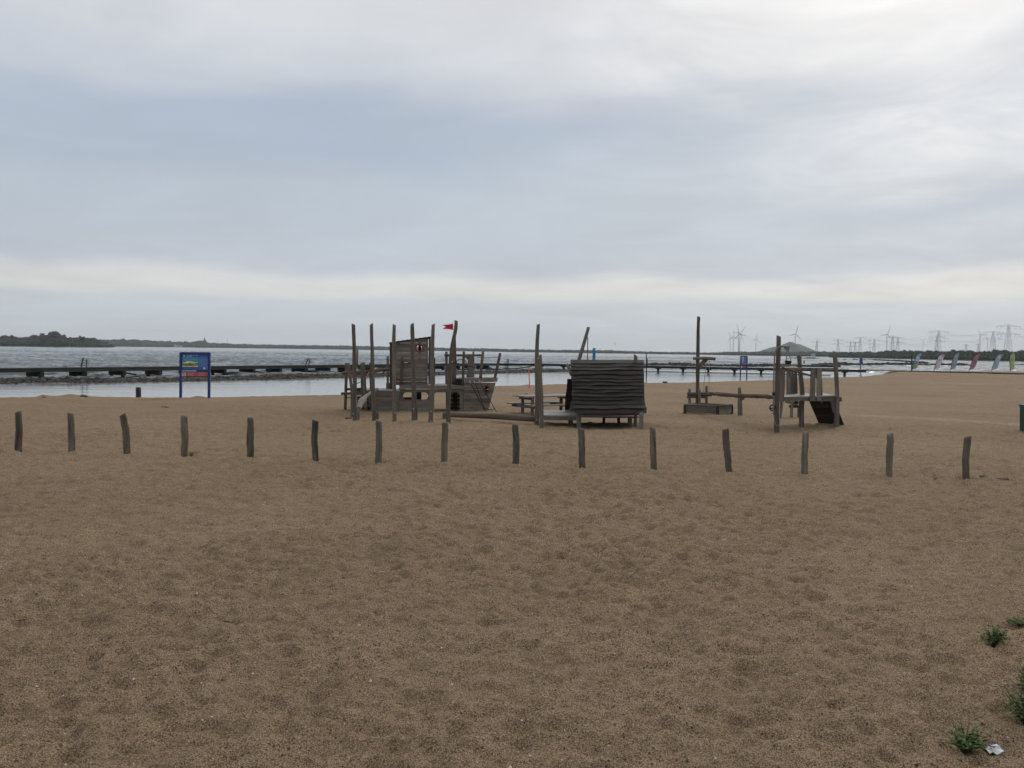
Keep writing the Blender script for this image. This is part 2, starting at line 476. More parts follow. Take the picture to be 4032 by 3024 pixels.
def sand_material():
    m, gg = material('sand')
    pos = gg.n('ShaderNodeNewGeometry').outputs['Position']
    big = gg.noise(pos, 0.16, 4, 0.5)
    mid = gg.noise(pos, 1.7, 5, 0.6)
    fine = gg.noise(pos, 26, 5, 0.65)
    clod = gg.noise(gg.vmath('MULTIPLY', pos, (0.7, 1.0, 1.0)), 7.5, 4, 0.7)
    grit = gg.noise(pos, 140, 3, 0.7)
    f = gg.math('ADD', gg.math('ADD', gg.math('MULTIPLY', first(big), 0.25), gg.math('MULTIPLY', first(clod), 0.36)), gg.math('ADD', gg.math('MULTIPLY', first(mid), 0.22), gg.math('MULTIPLY', first(fine), 0.17)))
    c = gg.mix(gg.rng(f, 0.36, 0.64), (0.208, 0.146, 0.088), (0.385, 0.276, 0.174))
    c = gg.mix(gg.rng(first(grit), 0.40, 0.60, 0.0, 1.0), gg.mix(1.0, c, (0.42, 0.40, 0.38), 'MULTIPLY'), gg.mix(1.0, c, (1.42, 1.42, 1.42), 'MULTIPLY'))
    # dark organic crumbs and pale shell grit
    vo = gg.n('ShaderNodeTexVoronoi', None, Vector=pos, Scale=46.0)
    vr = gg.n('ShaderNodeSeparateColor', None, i0=vo.outputs['Color'])
    crumb = gg.math('MULTIPLY', gg.math('LESS_THAN', vo.outputs['Distance'], 0.30), gg.math('GREATER_THAN', vr.outputs[0], 0.80))
    crumb = gg.math('MULTIPLY', crumb, gg.rng(first(mid), 0.40, 0.56, 0.25, 0.85))
    c = gg.mix(crumb, c, (0.05, 0.036, 0.027))
    vo2 = gg.n('ShaderNodeTexVoronoi', None, Vector=pos, Scale=125.0)
    vr2 = gg.n('ShaderNodeSeparateColor', None, i0=vo2.outputs['Color'])
    crumb2 = gg.math('MULTIPLY', gg.math('LESS_THAN', vo2.outputs['Distance'], 0.36), gg.math('GREATER_THAN', vr2.outputs[0], 0.64))
    c = gg.mix(gg.math('MULTIPLY', crumb2, gg.rng(first(mid), 0.36, 0.56, 0.45, 0.95)), c, (0.045, 0.034, 0.025))
    # pale trodden track across the right of the beach
    sp = gg.n('ShaderNodeSeparateXYZ', None, i0=pos)
    tl = gg.math('SUBTRACT', sp.outputs[1], gg.math('ADD', gg.math('MULTIPLY', sp.outputs[0], TRK[0]), TRK[1]))
    tw = gg.math('ABSOLUTE', gg.math('ADD', tl, gg.math('MULTIPLY', gg.math('SUBTRACT', first(gg.noise(pos, 0.6, 5)), 0.5), 5.5)))
    tk = gg.math('MULTIPLY', gg.rng(tw, 0.1, 1.9, 1.0, 0.0), gg.math('MULTIPLY', gg.rng(sp.outputs[0], 9, 15, 0.0, 0.30), gg.rng(first(mid), 0.35, 0.6, 0.3, 1.0)))
    c = gg.mix(tk, c, (0.46, 0.37, 0.27))
    shell = gg.math('MULTIPLY', gg.math('LESS_THAN', vo.outputs['Distance'], 0.16), gg.math('LESS_THAN', vr.outputs[1], 0.035))
    c = gg.mix(shell, c, (0.62, 0.57, 0.50))
    hgt = gg.math('ADD', gg.math('MULTIPLY', first(fine), 1.0), gg.math('MULTIPLY', first(grit), 0.30))
    bp = gg.n('ShaderNodeBump', None, Strength=1.0, Distance=0.024, Height=hgt)
    b = gg.n('ShaderNodeBsdfPrincipled', None, Base_Color=c, Roughness=0.95, Normal=bp)
    b.inputs['Specular IOR Level'].default_value = 0.15
    finish(gg, b)
    return m
_a, _b = gp(3500, 1640), gp(4032, 1672)
TRK = ((_b.y - _a.y) / (_b.x - _a.x), _a.y - _a.x * (_b.y - _a.y) / (_b.x - _a.x))
M['sand'] = sand_material()

def water_material():
    m, gg = material('lake_water')
    pos = gg.n('ShaderNodeNewGeometry').outputs['Position']
    sp = gg.n('ShaderNodeSeparateXYZ', None, i0=pos)
    # calm lagoon on the near side of the stone bank and of the boardwalk
    line = gg.math('ADD', gg.math('MULTIPLY', sp.outputs[0], 1.5), 101.0)
    lim = gg.math('MINIMUM', line, 122.0)
    calm = gg.rng(gg.math('SUBTRACT', sp.outputs[1], lim), -3.0, 5.0, 0.0, 1.0, True)
    v1 = gg.vmath('MULTIPLY', pos, (0.55, 1.25, 1))
    wob = gg.noise(v1, 0.8, 3, 0.55, 0.5)
    chop = gg.noise(gg.vmath('MULTIPLY', pos, (0.9, 2.2, 1)), 1.3, 4, 0.6, 0.4)
    gust = gg.noise(gg.vmath('MULTIPLY', pos, (0.02, 0.05, 1)), 1.0, 3, 0.5)
    hgt = gg.math('ADD', gg.math('MULTIPLY', first(wob), 0.16), gg.math('MULTIPLY', first(chop), 0.14))
    amp = gg.math('MULTIPLY', gg.rng(calm, 0, 1, 0.07, 0.8), gg.rng(first(gust), 0.3, 0.7, 0.75, 1.2))
    bp = gg.n('ShaderNodeBump', None, Strength=1.0, Distance=0.55, Height=gg.math('MULTIPLY', hgt, amp))
    b = gg.n('ShaderNodeBsdfPrincipled', None, Base_Color=gg.mix(calm, (0.19, 0.21, 0.215), (0.040, 0.052, 0.052)), Roughness=0.10, IOR=1.333, Normal=bp)  # paler lagoon base colour stands in for part of its bright sky reflection
    finish(gg, b)
    return m
M['water'] = water_material()

def foliage(name, dark, light, scale=0.3):
    m, gg = material(name)
    pos = gg.n('ShaderNodeNewGeometry').outputs['Position']
    nz = gg.noise(pos, scale, 4, 0.6)
    n2 = gg.noise(pos, scale * 6, 3, 0.6)
    f = gg.math('ADD', gg.math('MULTIPLY', first(nz), 0.6), gg.math('MULTIPLY', first(n2), 0.4))
    c = gg.mix(gg.rng(f, 0.35, 0.65), dark, light)
    b = gg.n('ShaderNodeBsdfPrincipled', None, Base_Color=c, Roughness=0.8)
    b.inputs['Specular IOR Level'].default_value = 0.2
    finish(gg, b)
    return m
M['far_leaf'] = foliage('far_foliage', (0.016, 0.028, 0.020), (0.048, 0.066, 0.042), 0.05)
M['shrub'] = foliage('shore_shrub', (0.018, 0.028, 0.016), (0.056, 0.070, 0.038), 0.10)
M['weed'] = foliage('beach_weed', (0.055, 0.090, 0.024), (0.170, 0.210, 0.080), 14)
M['bank'] = foliage('shore_bank', (0.035, 0.042, 0.03), (0.08, 0.08, 0.055), 0.05)
M['hill'] = foliage('hill_grass', (0.030, 0.044, 0.032), (0.088, 0.100, 0.070), 0.018)
M['stone'] = foliage('dark_stone', (0.026, 0.023, 0.020), (0.125, 0.108, 0.090), 2.2)
M['stonedark'] = foliage('wet_stone', (0.018, 0.017, 0.015), (0.07, 0.062, 0.052), 1.0)
M['bark'] = plain('bark', (0.06, 0.05, 0.04), 0.9)

# ------------------------------------------------------------------ the beach
def grid_mesh(name, X, Yg, Z, m):
    nr, nu = X.shape
    V = np.stack([X, Yg, Z], -1).reshape(-1, 3).astype(np.float32)
    i = np.arange(nr - 1)[:, None] * nu + np.arange(nu - 1)[None, :]
    Q = np.stack([i, i + 1, i + nu + 1, i + nu], -1).reshape(-1, 4).astype(np.int32)
    me = bpy.data.meshes.new(name)
    me.vertices.add(len(V)); me.vertices.foreach_set('co', V.ravel())
    me.loops.add(Q.size); me.loops.foreach_set('vertex_index', Q.ravel())
    me.polygons.add(len(Q))
    me.polygons.foreach_set('loop_start', np.arange(0, Q.size, 4, dtype=np.int32))
    me.polygons.foreach_set('loop_total', np.full(len(Q), 4, np.int32))
    me.polygons.foreach_set('use_smooth', np.ones(len(Q), bool))
    me.update(calc_edges=True)
    me.materials.append(m)
    o = bpy.data.objects.new(name, me)
    COL.objects.link(o)
    ORG[o.name] = Vector((0, 0, 0))
    return o
FEET = [(x * 1.8228, y * 1.8228, 1.0) for x, y in ((40, 978), (157, 978), (274, 981), (398, 986), (540, 990), (682, 994), (817, 998), (959, 1000), (1113, 1002), (1259, 1010), (1413, 1012), (1574, 1018), (1737, 1024), (1922, 1030), (2088, 1037))]
FEET += [(1397, 1657, 1.3), (1472, 1658, 1.3), (1554, 1660, 1.3), (1631, 1661, 1.3), (1696, 1663, 1.3), (1767, 1666, 1.3), (2112, 1671, 1.3), (2133, 1686, 1.3), (2279, 1691, 1.4), (2525, 1693, 1.4), (3060, 1700, 1.5), (3157, 1682, 1.4), (3294, 1680, 1.4)]
def build_sand():
    ys = [-40, -25, -15, -9, -5, -2.5, -1, 0.2, 1.0, 1.6, 2.0, 2.4]
    y = 2.6
    while y < 178:
        ys.append(y)
        y += max(0.016, 0.0043 * y if y < 40 else 0.0085 * y)
    ys += [190, 215]
    ys = np.array(ys)
    nu = 600
    u = np.linspace(-1, 1, nu)
    u = np.sign(u) * (0.72 * np.abs(u) + 0.28 * np.abs(u) ** 5)
    hw = np.where(ys < 3, 9 + 0 * ys, 6.75 + 0.75 * ys)
    hw[:6] = 60
    hw[-2:] = 300
    hw = np.maximum(hw, 0)
    X = u[None, :] * hw[:, None]
    # the outermost columns run far to the sides
    e = np.clip((np.abs(u) - 0.90) / 0.10, 0, 1) ** 2
    X = X + np.sign(u)[None, :] * e[None, :] * 160
    Yg = np.repeat(ys[:, None], nu, 1)
    Z = terrain(X, Yg)
    dry = sstep(-0.05, 0.12, Z)
    fade = dry * (0.35 + 0.65 * sstep(0.05, 0.25, Z))
    mod = 0.5 + 1.2 * np.clip(fbm(X * 0.22, Yg * 0.22, 90, 3) + 0.35, 0, 1)
    d1 = cell(X * 1.5 + 0.4 * vnoise(X * 2, Yg * 2, 3), Yg * 1.9, 11)
    d2 = cell(X * 4.6, Yg * 5.2 + 0.5 * vnoise(X * 3, Yg * 3, 8), 23)
    d3 = cell(X * 7.5 + 0.5 * vnoise(X * 6, Yg * 6, 4), Yg * 8.5, 37)
    dents = -0.022 * np.exp(-(d1 / 0.30) ** 2) + 0.014 * np.exp(-((d1 - 0.50) / 0.12) ** 2) - 0.021 * np.exp(-(d2 / 0.30) ** 2) + 0.017 * np.exp(-((d2 - 0.5) / 0.11) ** 2) - 0.015 * np.exp(-(d3 / 0.33) ** 2) + 0.013 * np.exp(-((d3 - 0.55) / 0.13) ** 2)
    near = 1 - 0.45 * sstep(16, 40, Yg)
    micro = dents * mod * near + 0.05 * fbm(X * 0.55, Yg * 0.75, 70, 4) + 0.030 * fbm(X * 6.5, Yg * 8.5, 77, 4, 0.62) * near + 0.022 * fbm(X * 3.6, Yg * 5.5, 85, 3, 0.7) * sstep(5, 12, Yg) + 0.013 * fbm(X * 22, Yg * 24, 79, 2) - 0.012 * np.abs(fbm(X * 4.5, Yg * 8.0, 83, 3)) * near
    Z = Z + micro * fade
    # scoured hollow and small drift at the foot of every post and pole
    for bx, by, w_ in FEET:
        p = gp(bx, by)
        r_ = np.hypot(X - p.x, (Yg - p.y))
        a_ = math.atan2(p.y, p.x)
        Z = Z - 0.045 * np.exp(-(r_ / (0.16 * w_)) ** 2) + 0.022 * np.exp(-((r_ - 0.32 * w_) / (0.11 * w_)) ** 2)
    return tag(grid_mesh('sand_beach', X, Yg, Z, M['sand']), 'brown trampled sand beach running down to the lake', 'beach', kind='structure')
build_sand()

def build_water():
    """the lake: real waves out to some 900 m, finer ripples in the material"""
    ys = [34.0]
    while ys[-1] < 900:
        ys.append(ys[-1] + max(0.17, 0.0034 * ys[-1]))
    while ys[-1] < 9000:
        ys.append(ys[-1] * 1.04)
    ys = np.array(ys); ys[-1] = 9000
    nu = 470
    u = np.linspace(-1, 1, nu)
    hw = 0.74 * ys + 14
    X = u[None, :] * hw[:, None]
    e = np.clip((np.abs(u) - 0.97) / 0.03, 0, 1) ** 2
    X = X + np.sign(u)[None, :] * e[None, :] * np.maximum(0, 6500 - hw)[:, None]
    Yg = np.repeat(ys[:, None], nu, 1)
    lim = np.minimum(1.5 * X + 101, 122.0)
    rough = sstep(-3, 6, Yg - lim)
    fade = 1 - sstep(450, 900, Yg)
    wx, wy = X + 1.5 * vnoise(X * 0.2, Yg * 0.2, 5), Yg + 1.2 * vnoise(X * 0.15, Yg * 0.3, 6)
    rid = lambda a, b, sd: 1 - 2.6 * np.abs(vnoise(a, b, sd))
    h = 0.22 * np.clip(rid(wx / 3.2, wy / 1.9, 101), -0.3, 1) ** 3 + 0.10 * rid(wx / 1.9 + 0.2 * wy, wy / 1.1, 102) + 0.16 * vnoise(wx / 7, wy / 3.2, 103)
    gust = 0.65 + 0.9 * np.clip(vnoise(X * 0.02, Yg * 0.035, 104) + 0.35, 0, 1)
    h = h - h.mean()
    Z = h * (0.03 + 0.97 * rough) * fade * gust
    return grid_mesh('lake_water', X, Yg, Z, M['water'])
wo = build_water()
tag(wo, 'grey rippled lake water under the overcast sky', 'water', kind='structure')

# ------------------------------------------------------------------ far shores: ground, woods
def ico(sub=1):
    t = (1 + 5 ** 0.5) / 2
    V = [Vector(v).normalized() for v in ((-1, t, 0), (1, t, 0), (-1, -t, 0), (1, -t, 0), (0, -1, t), (0, 1, t), (0, -1, -t), (0, 1, -t), (t, 0, -1), (t, 0, 1), (-t, 0, -1), (-t, 0, 1))]
    F = [(0, 11, 5), (0, 5, 1), (0, 1, 7), (0, 7, 10), (0, 10, 11), (1, 5, 9), (5, 11, 4), (11, 10, 2), (10, 7, 6), (7, 1, 8), (3, 9, 4), (3, 4, 2), (3, 2, 6), (3, 6, 8), (3, 8, 9), (4, 9, 5), (2, 4, 11), (6, 2, 10), (8, 6, 7), (9, 8, 1)]
    for k in range(sub):
        mid, NF = {}, []
        def m_(a, b):
            key = (min(a, b), max(a, b))
            if key not in mid:
                V.append(((V[a] + V[b]) / 2).normalized()); mid[key] = len(V) - 1
            return mid[key]
        for a, b, c in F:
            x, y, z = m_(a, b), m_(b, c), m_(c, a)
            NF += [(a, x, z), (b, y, x), (c, z, y), (x, y, z)]
        F = NF
    return np.array([tuple(v) for v in V]), np.array(F)
ICO1 = ico(1)
ICO0 = ico(0)
class Cloud:
    """collects clumps of foliage into one mesh"""
    def __init__(s):
        s.V, s.T, s.n = [], [], 0
    def add(s, v, f):
        s.V.append(v); s.T.append(f + s.n); s.n += len(v)
    def clump(s, c, r, leaves=30, leaf=0.35, core=0.8):
        v, f = ICO1
        vv = v * (1 + RNG.normal(0, 0.13, (len(v), 1)))
        s.add(np.array(c) + vv * np.array(r) * core, f)
        if leaves:
            d = RNG.normal(0, 1, (leaves, 3)); d /= np.linalg.norm(d, axis=1)[:, None]
            d[:, 2] = np.abs(d[:, 2]) * 0.95 - 0.15
            p = np.array(c) + d * np.array(r) * RNG.uniform(0.75, 1.12, (leaves, 1))
            sz = leaf * np.mean(r) * RNG.uniform(0.5, 1.2, (leaves, 1, 1))
            tri = p[:, None, :] + RNG.normal(0, 1, (leaves, 3, 3)) * sz * 0.6
            s.add(tri.reshape(-1, 3), np.arange(leaves * 3).reshape(-1, 3))
    def build(s, name, m, parent=None, loc=None):
        V = np.concatenate(s.V); T = np.concatenate(s.T)
        org = ORG[parent.name] if parent is not None else Vector(loc or (0, 0, 0))
        me = bpy.data.meshes.new(name)
        V = (V - np.array(org)).astype(np.float32)
        me.vertices.add(len(V)); me.vertices.foreach_set('co', V.ravel())
        T = T.astype(np.int32)
        me.loops.add(T.size); me.loops.foreach_set('vertex_index', T.ravel())
        me.polygons.add(len(T))
        me.polygons.foreach_set('loop_start', np.arange(0, T.size, 3, dtype=np.int32))
        me.polygons.foreach_set('loop_total', np.full(len(T), 3, np.int32))
        me.update(calc_edges=True)
        me.materials.append(m)
        o = bpy.data.objects.new(name, me)
        COL.objects.link(o)
        ORG[o.name] = org
        if parent is not None: o.parent = parent
        else: o.location = org
        return o
def shore_wood(name, prof, step_px, rows, m, label, clump, leaves, leaf=0.4):
    """prof: (px, top py, distance); the wood is rows of clumps rising to the tops seen against the sky"""
    P = np.array(prof, float)
    cl = Cloud()
    px = P[0, 0]
    while px <= P[-1, 0]:
        for k in range(rows):
            q = px + RNG.uniform(-0.5, 0.5) * step_px
            top = np.interp(q, P[:, 0], P[:, 1]); d = np.interp(q, P[:, 0], P[:, 2])
            depth = d + (k + RNG.uniform(0, 1)) * clump * 1.8
            H = at(q, top, d).z
            x = at(q, 1400, depth).x
            f = (k + 1.0) / rows
            h = max(1.5, H * (0.42 + 0.62 * f) * (0.95 + 0.22 * float(vnoise(np.array(q / (step_px * 4.0)), np.array(k * 7.7), 61)) + RNG.uniform(-0.06, 0.06)))
            rr = clump * RNG.uniform(0.7, 1.3)
            rz = min(rr, h * 0.5)
            cl.clump((x, depth, h - rz), (rr, rr, rz), leaves, leaf)
            if h > 2.2 * rz:
                cl.clump((x + RNG.normal(0, rr * 0.5), depth - rr * 0.4, h * 0.35), (rr, rr, h * 0.4), leaves // 2, leaf)
        px += step_px
    o = cl.build(name, m)
    return tag(o, label, 'woodland', kind='stuff')
far_prof = [(380, 1336, 2300), (440, 1335, 2400), (500, 1335, 2500), (560, 1338, 2500), (640, 1342, 2600), (700, 1344, 2600), (780, 1344, 2600), (840, 1349, 2600), (900, 1352, 2600), (1000, 1355, 2600), (1200, 1358, 2500), (1300, 1359, 2450), (1500, 1363, 2300), (1700, 1368, 2200), (1950, 1372, 2000), (2100, 1376, 1900), (2340, 1378, 1800), (2550, 1384, 1700), (2650, 1386, 1650), (2780, 1388, 1600), (2860, 1385, 1500), (2960, 1384, 1450), (3080, 1385, 1400), (3200, 1384, 1300), (3330, 1385, 1250)]
head_prof = [(-120, 1322, 1050), (0, 1322, 1050), (100, 1324, 1060), (155, 1319, 1070), (185, 1318, 1075), (205, 1311, 1075), (225, 1309, 1078), (242, 1314, 1080), (262, 1328, 1085), (285, 1330, 1090), (310, 1327, 1100), (340, 1329, 1110), (380, 1333, 1130), (415, 1345, 1150), (446, 1360, 1170)]
near_prof = [(3270, 1390, 900), (3320, 1383, 880), (3400, 1384, 840), (3450, 1386, 810), (3490, 1382, 790), (3515, 1378, 770), (3550, 1381, 750), (3580, 1378, 730), (3620, 1384, 700), (3660, 1380, 670), (3700, 1381, 640), (3760, 1379, 610), (3800, 1382, 590), (3860, 1381, 570), (3900, 1382, 550), (3925, 1376, 545), (3950, 1377, 540), (3985, 1382, 530), (4032, 1376, 520), (4150, 1378, 500), (4400, 1376, 480)]
def bank(name, prof, zt, depth, label, m):
    V, F = [], []
    for px, _, d in prof:
        a = at(px, 1400, d - 6); b = at(px, 1400, d + 2); c = at(px, 1400, d + depth)
        V += [(a.x, a.y, -1.0), (a.x, a.y, 0.15), (b.x, b.y, zt), (c.x, c.y, zt + 1), (c.x, c.y, -1.0)]
    for i in range(len(prof) - 1):
        for j in range(4):
            F.append((i * 5 + j, (i + 1) * 5 + j, (i + 1) * 5 + j + 1, i * 5 + j + 1))
    return tag(mk(name, V, F, m), label, 'shore', kind='structure')
bank('far_shore', far_prof, 1.2, 300, 'low far shore across the lake', M['bank'])
bank('far_shore', head_prof, 1.0, 300, 'low headland shore on the left', M['bank'])
bank('far_shore', near_prof, 0.8, 120, 'low shore of the near scrub on the right', M['bank'])
shore_wood('far_woodland', far_prof, 2.6, 3, M['far_leaf'], 'long dark wooded strip along the far shore', 5.0, 10)
shore_wood('headland_woodland', head_prof, 2.4, 5, M['far_leaf'], 'dark wooded headland at the left edge', 2.8, 16)
shore_wood('shore_scrub', near_prof, 3.2, 7, M['shrub'], 'dense green scrub on the right shore behind the flags', 1.6, 22, 0.42)

def far_tree(px, top, base, d, w, label):
    p = at(px, base, d); p.z = 0.6
    H = at(px, top, d).z
    t = thing('broadleaf_tree', (p.x, p.y, 0.6), label, 'tree', 'tall trees on the headland')
    log('trunk', [p, Vector((p.x, p.y, H * 0.7))], [0.5, 0.25], M['bark'], t, seg=7, step=2)
    c = Cloud()
    for k in range(16):
        a = RNG.uniform(0, 6.28); q = RNG.uniform(0, 1) ** 0.5
        zz_ = RNG.uniform(0.45, 0.96)
        ww = w * math.sqrt(max(0.05, 1 - ((zz_ - 0.6) / 0.45) ** 2))
        c.clump((p.x + math.cos(a) * ww * q, p.y + math.sin(a) * ww * q, H * zz_ - 1.0), (w * 0.36, w * 0.36, w * 0.30), 34, 0.4)
    c.build('crown', M['far_leaf'], t)
far_tree(171, 1310, 1360, 1072, 4.2, 'tall tree standing clear left of the headland knoll')
far_tree(215, 1304, 1360, 1085, 7.5, 'broad domed tree topping the headland knoll')
far_tree(322, 1322, 1361, 1108, 5.0, 'rounded tree right of the headland knoll')
far_tree(485, 1330, 1362, 2480, 6.0, 'small rounded tree standing above the far wood beyond the headland')

# hill (grassed spoil heap) behind the far shore
def hill():
    c = at(3100, 1398, 2350)
    prof = [(2780, 1397), (2880, 1393), (2985, 1386), (3028, 1371), (3044, 1366), (3066, 1365), (3086, 1355), (3106, 1346), (3114, 1345), (3130, 1353), (3150, 1356), (3176, 1368), (3200, 1380), (3240, 1388), (3330, 1392)]
    V, F = [], []
    nx, ny = 90, 24
    P = np.array(prof, float)
    for j in range(ny):
        t = j / (ny - 1) * 2 - 1
        for i in range(nx):
            px = P[0, 0] + (P[-1, 0] - P[0, 0]) * i / (nx - 1)
            top = np.interp(px, P[:, 0], P[:, 1])
            H = max(0.3, at(px, top, 2350).z)
            x = at(px, 1390, 2350).x
            h = H * max(0.0, 1 - abs(t) ** 1.5) + 1.5 * float(fbm(np.array(x * 0.05), np.array(t * 6.0), 31, 3)) * (1 - abs(t))
            V.append((x, 2350 + t * 110, h))
    for j in range(ny - 1):
        for i in range(nx - 1):
            a = j * nx + i
            F.append((a, a + 1, a + nx + 1, a + nx))
    tag(mk('grassy_hill', V, F, M['hill'], smooth=True), 'bare grassy spoil hill rising behind the far shore', 'hill', kind='structure')
hill()

# ------------------------------------------------------------------ wind turbines
def blade_mesh(L):
    secs = [(0.0, 1.0, 1.0), (0.05, 1.0, 0.9), (0.2, 2.4, 0.5), (0.5, 1.6, 0.32), (0.85, 0.8, 0.18), (1.0, 0.25, 0.08)]
    V, F = [], []
    for t, c, th in secs:
        c *= L / 45 * 1.1; th *= L / 45 * 1.5
        for a, b in ((-0.5, 0), (0, -1), (0.7, 0), (0, 1)):
            V.append(Vector((a * c * 1.6, b * th, t * L)))
    for i in range(len(secs) - 1):
        for j in range(4):
            F.append((i * 4 + j, i * 4 + (j + 1) % 4, (i + 1) * 4 + (j + 1) % 4, (i + 1) * 4 + j))
    F.append((20, 21, 22, 23))
    return V, F
def turbine(hx, hy, rpx, ang, label, yaw=0.25):
    d = FPX * 45 / rpx
    hub = at(hx, hy, d)
    L = 45.0
    t = thing('wind_turbine', (hub.x, hub.y, 0.5), label, 'wind turbine', 'wind turbines on the horizon')
    log('tower', [Vector((hub.x, hub.y, 0)), Vector((hub.x, hub.y, hub.z - 1))], [3.0, 1.7], M['turbine'], t, seg=12, step=20, rough=0)
    ax = Vector((math.sin(yaw), -math.cos(yaw), 0))
    beam('nacelle', hub - ax * 6, hub + ax * 3, 3.6, 3.8, M['turbine'], t)
    rc = hub + ax * 4.2
    log('rotor_hub', [rc - ax * 1.5, rc + ax * 0.6, rc + ax * 1.8], [2.0, 1.8, 0.5], M['turbine'], t, seg=10, step=0.6, rough=0)
    V0, F0 = blade_mesh(L)
    sd = Vector((math.cos(yaw), math.sin(yaw), 0))
    for k in range(3):
        a = R(ang + 120 * k)
        ud = sd * math.sin(a) + Vector((0, 0, 1)) * math.cos(a)
        cd = sd * math.cos(a) - Vector((0, 0, 1)) * math.sin(a)
        mk('blade', [rc + cd * v.x + ax * v.y + ud * v.z for v in V0], F0, M['turbine'], t)
T_ = [(2876, 1330, 26, -23, 'pale wind turbine furthest left of the horizon group'),
      (2888, 1325, 31, -2, 'pale wind turbine second from left, close behind the tall one'),
      (2909, 1315, 39, -18, 'tallest pale wind turbine of the left cluster'),
      (2914, 1312, 36, 38, 'wind turbine whose rotor overlaps the tallest left turbine'),
      (2977, 1335, 27, 6, 'lone pale wind turbine left of the hill foot'),
      (3132, 1314, 38, 14, 'wind turbine rising directly behind the hill top'),
      (3218, 1339, 22, 58, 'small wind turbine behind the leftmost pylon'),
      (3424, 1341, 18, 5, 'smallest far wind turbine left of the tall turbine among the pylons'),
      (3493, 1316, 38, 18, 'tall wind turbine among the middle pylons'),
      (3635, 1340, 20, 45, 'small wind turbine left of the tall twin pylon'),
      (3860, 1319, 32, -32, 'large wind turbine left of the two rightmost pylons'),
      (3889, 1339, 24, -40, 'wind turbine just left of the second pylon from the right')]
for a in T_:
    turbine(*a)

# ------------------------------------------------------------------ pylons and power lines
def pylon(cx, top, arms, d, label, rot=0.0, wd=1.0):
    """arms: (py, half length in photograph pixels)"""
    b = at(cx, 1385, d)
    H = at(cx, top, d).z
    mpp = d / FPX
    t = thing('power_pylon', (b.x, d, 0.6), label, 'pylon', 'electricity pylons on the horizon')
    o = Vector((b.x, d, 0))
    bw = H * 0.085 * wd; tw = H * 0.018
    def leg(sx, sy, z):
        f = min(1, z / H)
        k = bw * (1 - f) ** 1.15 + tw * (1 - (1 - f)) + tw * (1 - f)
        return o + Vector((sx * k, sy * k, z))
    th = max(0.26, 0.45 * mpp)
    faces = []
    for sx in (-1, 1):
        for sy in (-1, 1):
            zs = np.linspace(0, H, 5)
            for z0, z1 in zip(zs[:-1], zs[1:]):
                faces += beamf(leg(sx, sy, z0), leg(sx, sy, z1), th, th)
    zs = [0]
    while zs[-1] < H * 0.93:
        f = zs[-1] / H
        zs.append(zs[-1] + max(2.2, (bw * (1 - f) ** 1.15 + tw) * 1.9))
    br = []
    for z0, z1 in zip(zs[:-1], zs[1:]):
        z1 = min(z1, H)
        for a, b2 in (((-1, -1), (1, -1)), ((-1, 1), (1, 1)), ((-1, -1), (-1, 1)), ((1, -1), (1, 1))):
            br += beamf(leg(*a, z0), leg(*b2, z1), th * 0.42, th * 0.42)
            br += beamf(leg(*b2, z0), leg(*a, z1), th * 0.42, th * 0.42)
    V, F, gr = flat(faces); mk('mast_leg_frame', V, F, M['pylon'], t, gr)
    V, F, gr = flat(br); mk('lattice_brace', V, F, M['pylon'], t, gr)
    tips = []
    ca, sa = math.cos(rot), math.sin(rot)
    for py, half in arms:
        z = at(cx, py, d).z
        L = half * mpp
        X = Vector((ca, sa, 0)); W = Vector((-sa, ca, 0)) * tw
        fa = []
        for s in (-1, 1):
            tip = o + X * (s * L) + Vector((0, 0, z))
            root = o + X * (s * tw)
            fa += beamf(root + W + Vector((0, 0, z)), tip, th * 0.8, th * 0.8)
            fa += beamf(root - W + Vector((0, 0, z)), tip, th * 0.8, th * 0.8)
            fa += beamf(root + Vector((0, 0, z + H * 0.045)), tip, th * 0.8, th * 0.8)
            for k in (0.25, 0.5, 0.75):
                p = root.lerp(tip, k); p.z = z
                q = root.lerp(tip, k - 0.12); q.z = z + H * 0.045 * (1 - k + 0.12)
                fa += beamf(p, q, th * 0.5, th * 0.5)
        V, F, gr = flat(fa)
        arm = mk('cross_arm', V, F, M['pylon'], t, gr)
        for s in (-1, 1):
            for k in (0.62, 0.97):
                c0 = o + X * (s * L * k) + Vector((0, 0, z))
                lo_ = c0 - Vector((0, 0, H * 0.055))
                V, F, gr = flat(beamf(c0 - X * (H * 0.022), lo_, th * 0.7, th * 0.7) + beamf(c0 + X * (H * 0.022), lo_, th * 0.7, th * 0.7))
                mk('insulator_string', V, F, M['pylon'], arm, gr)
                tips.append(lo_)
    return tips
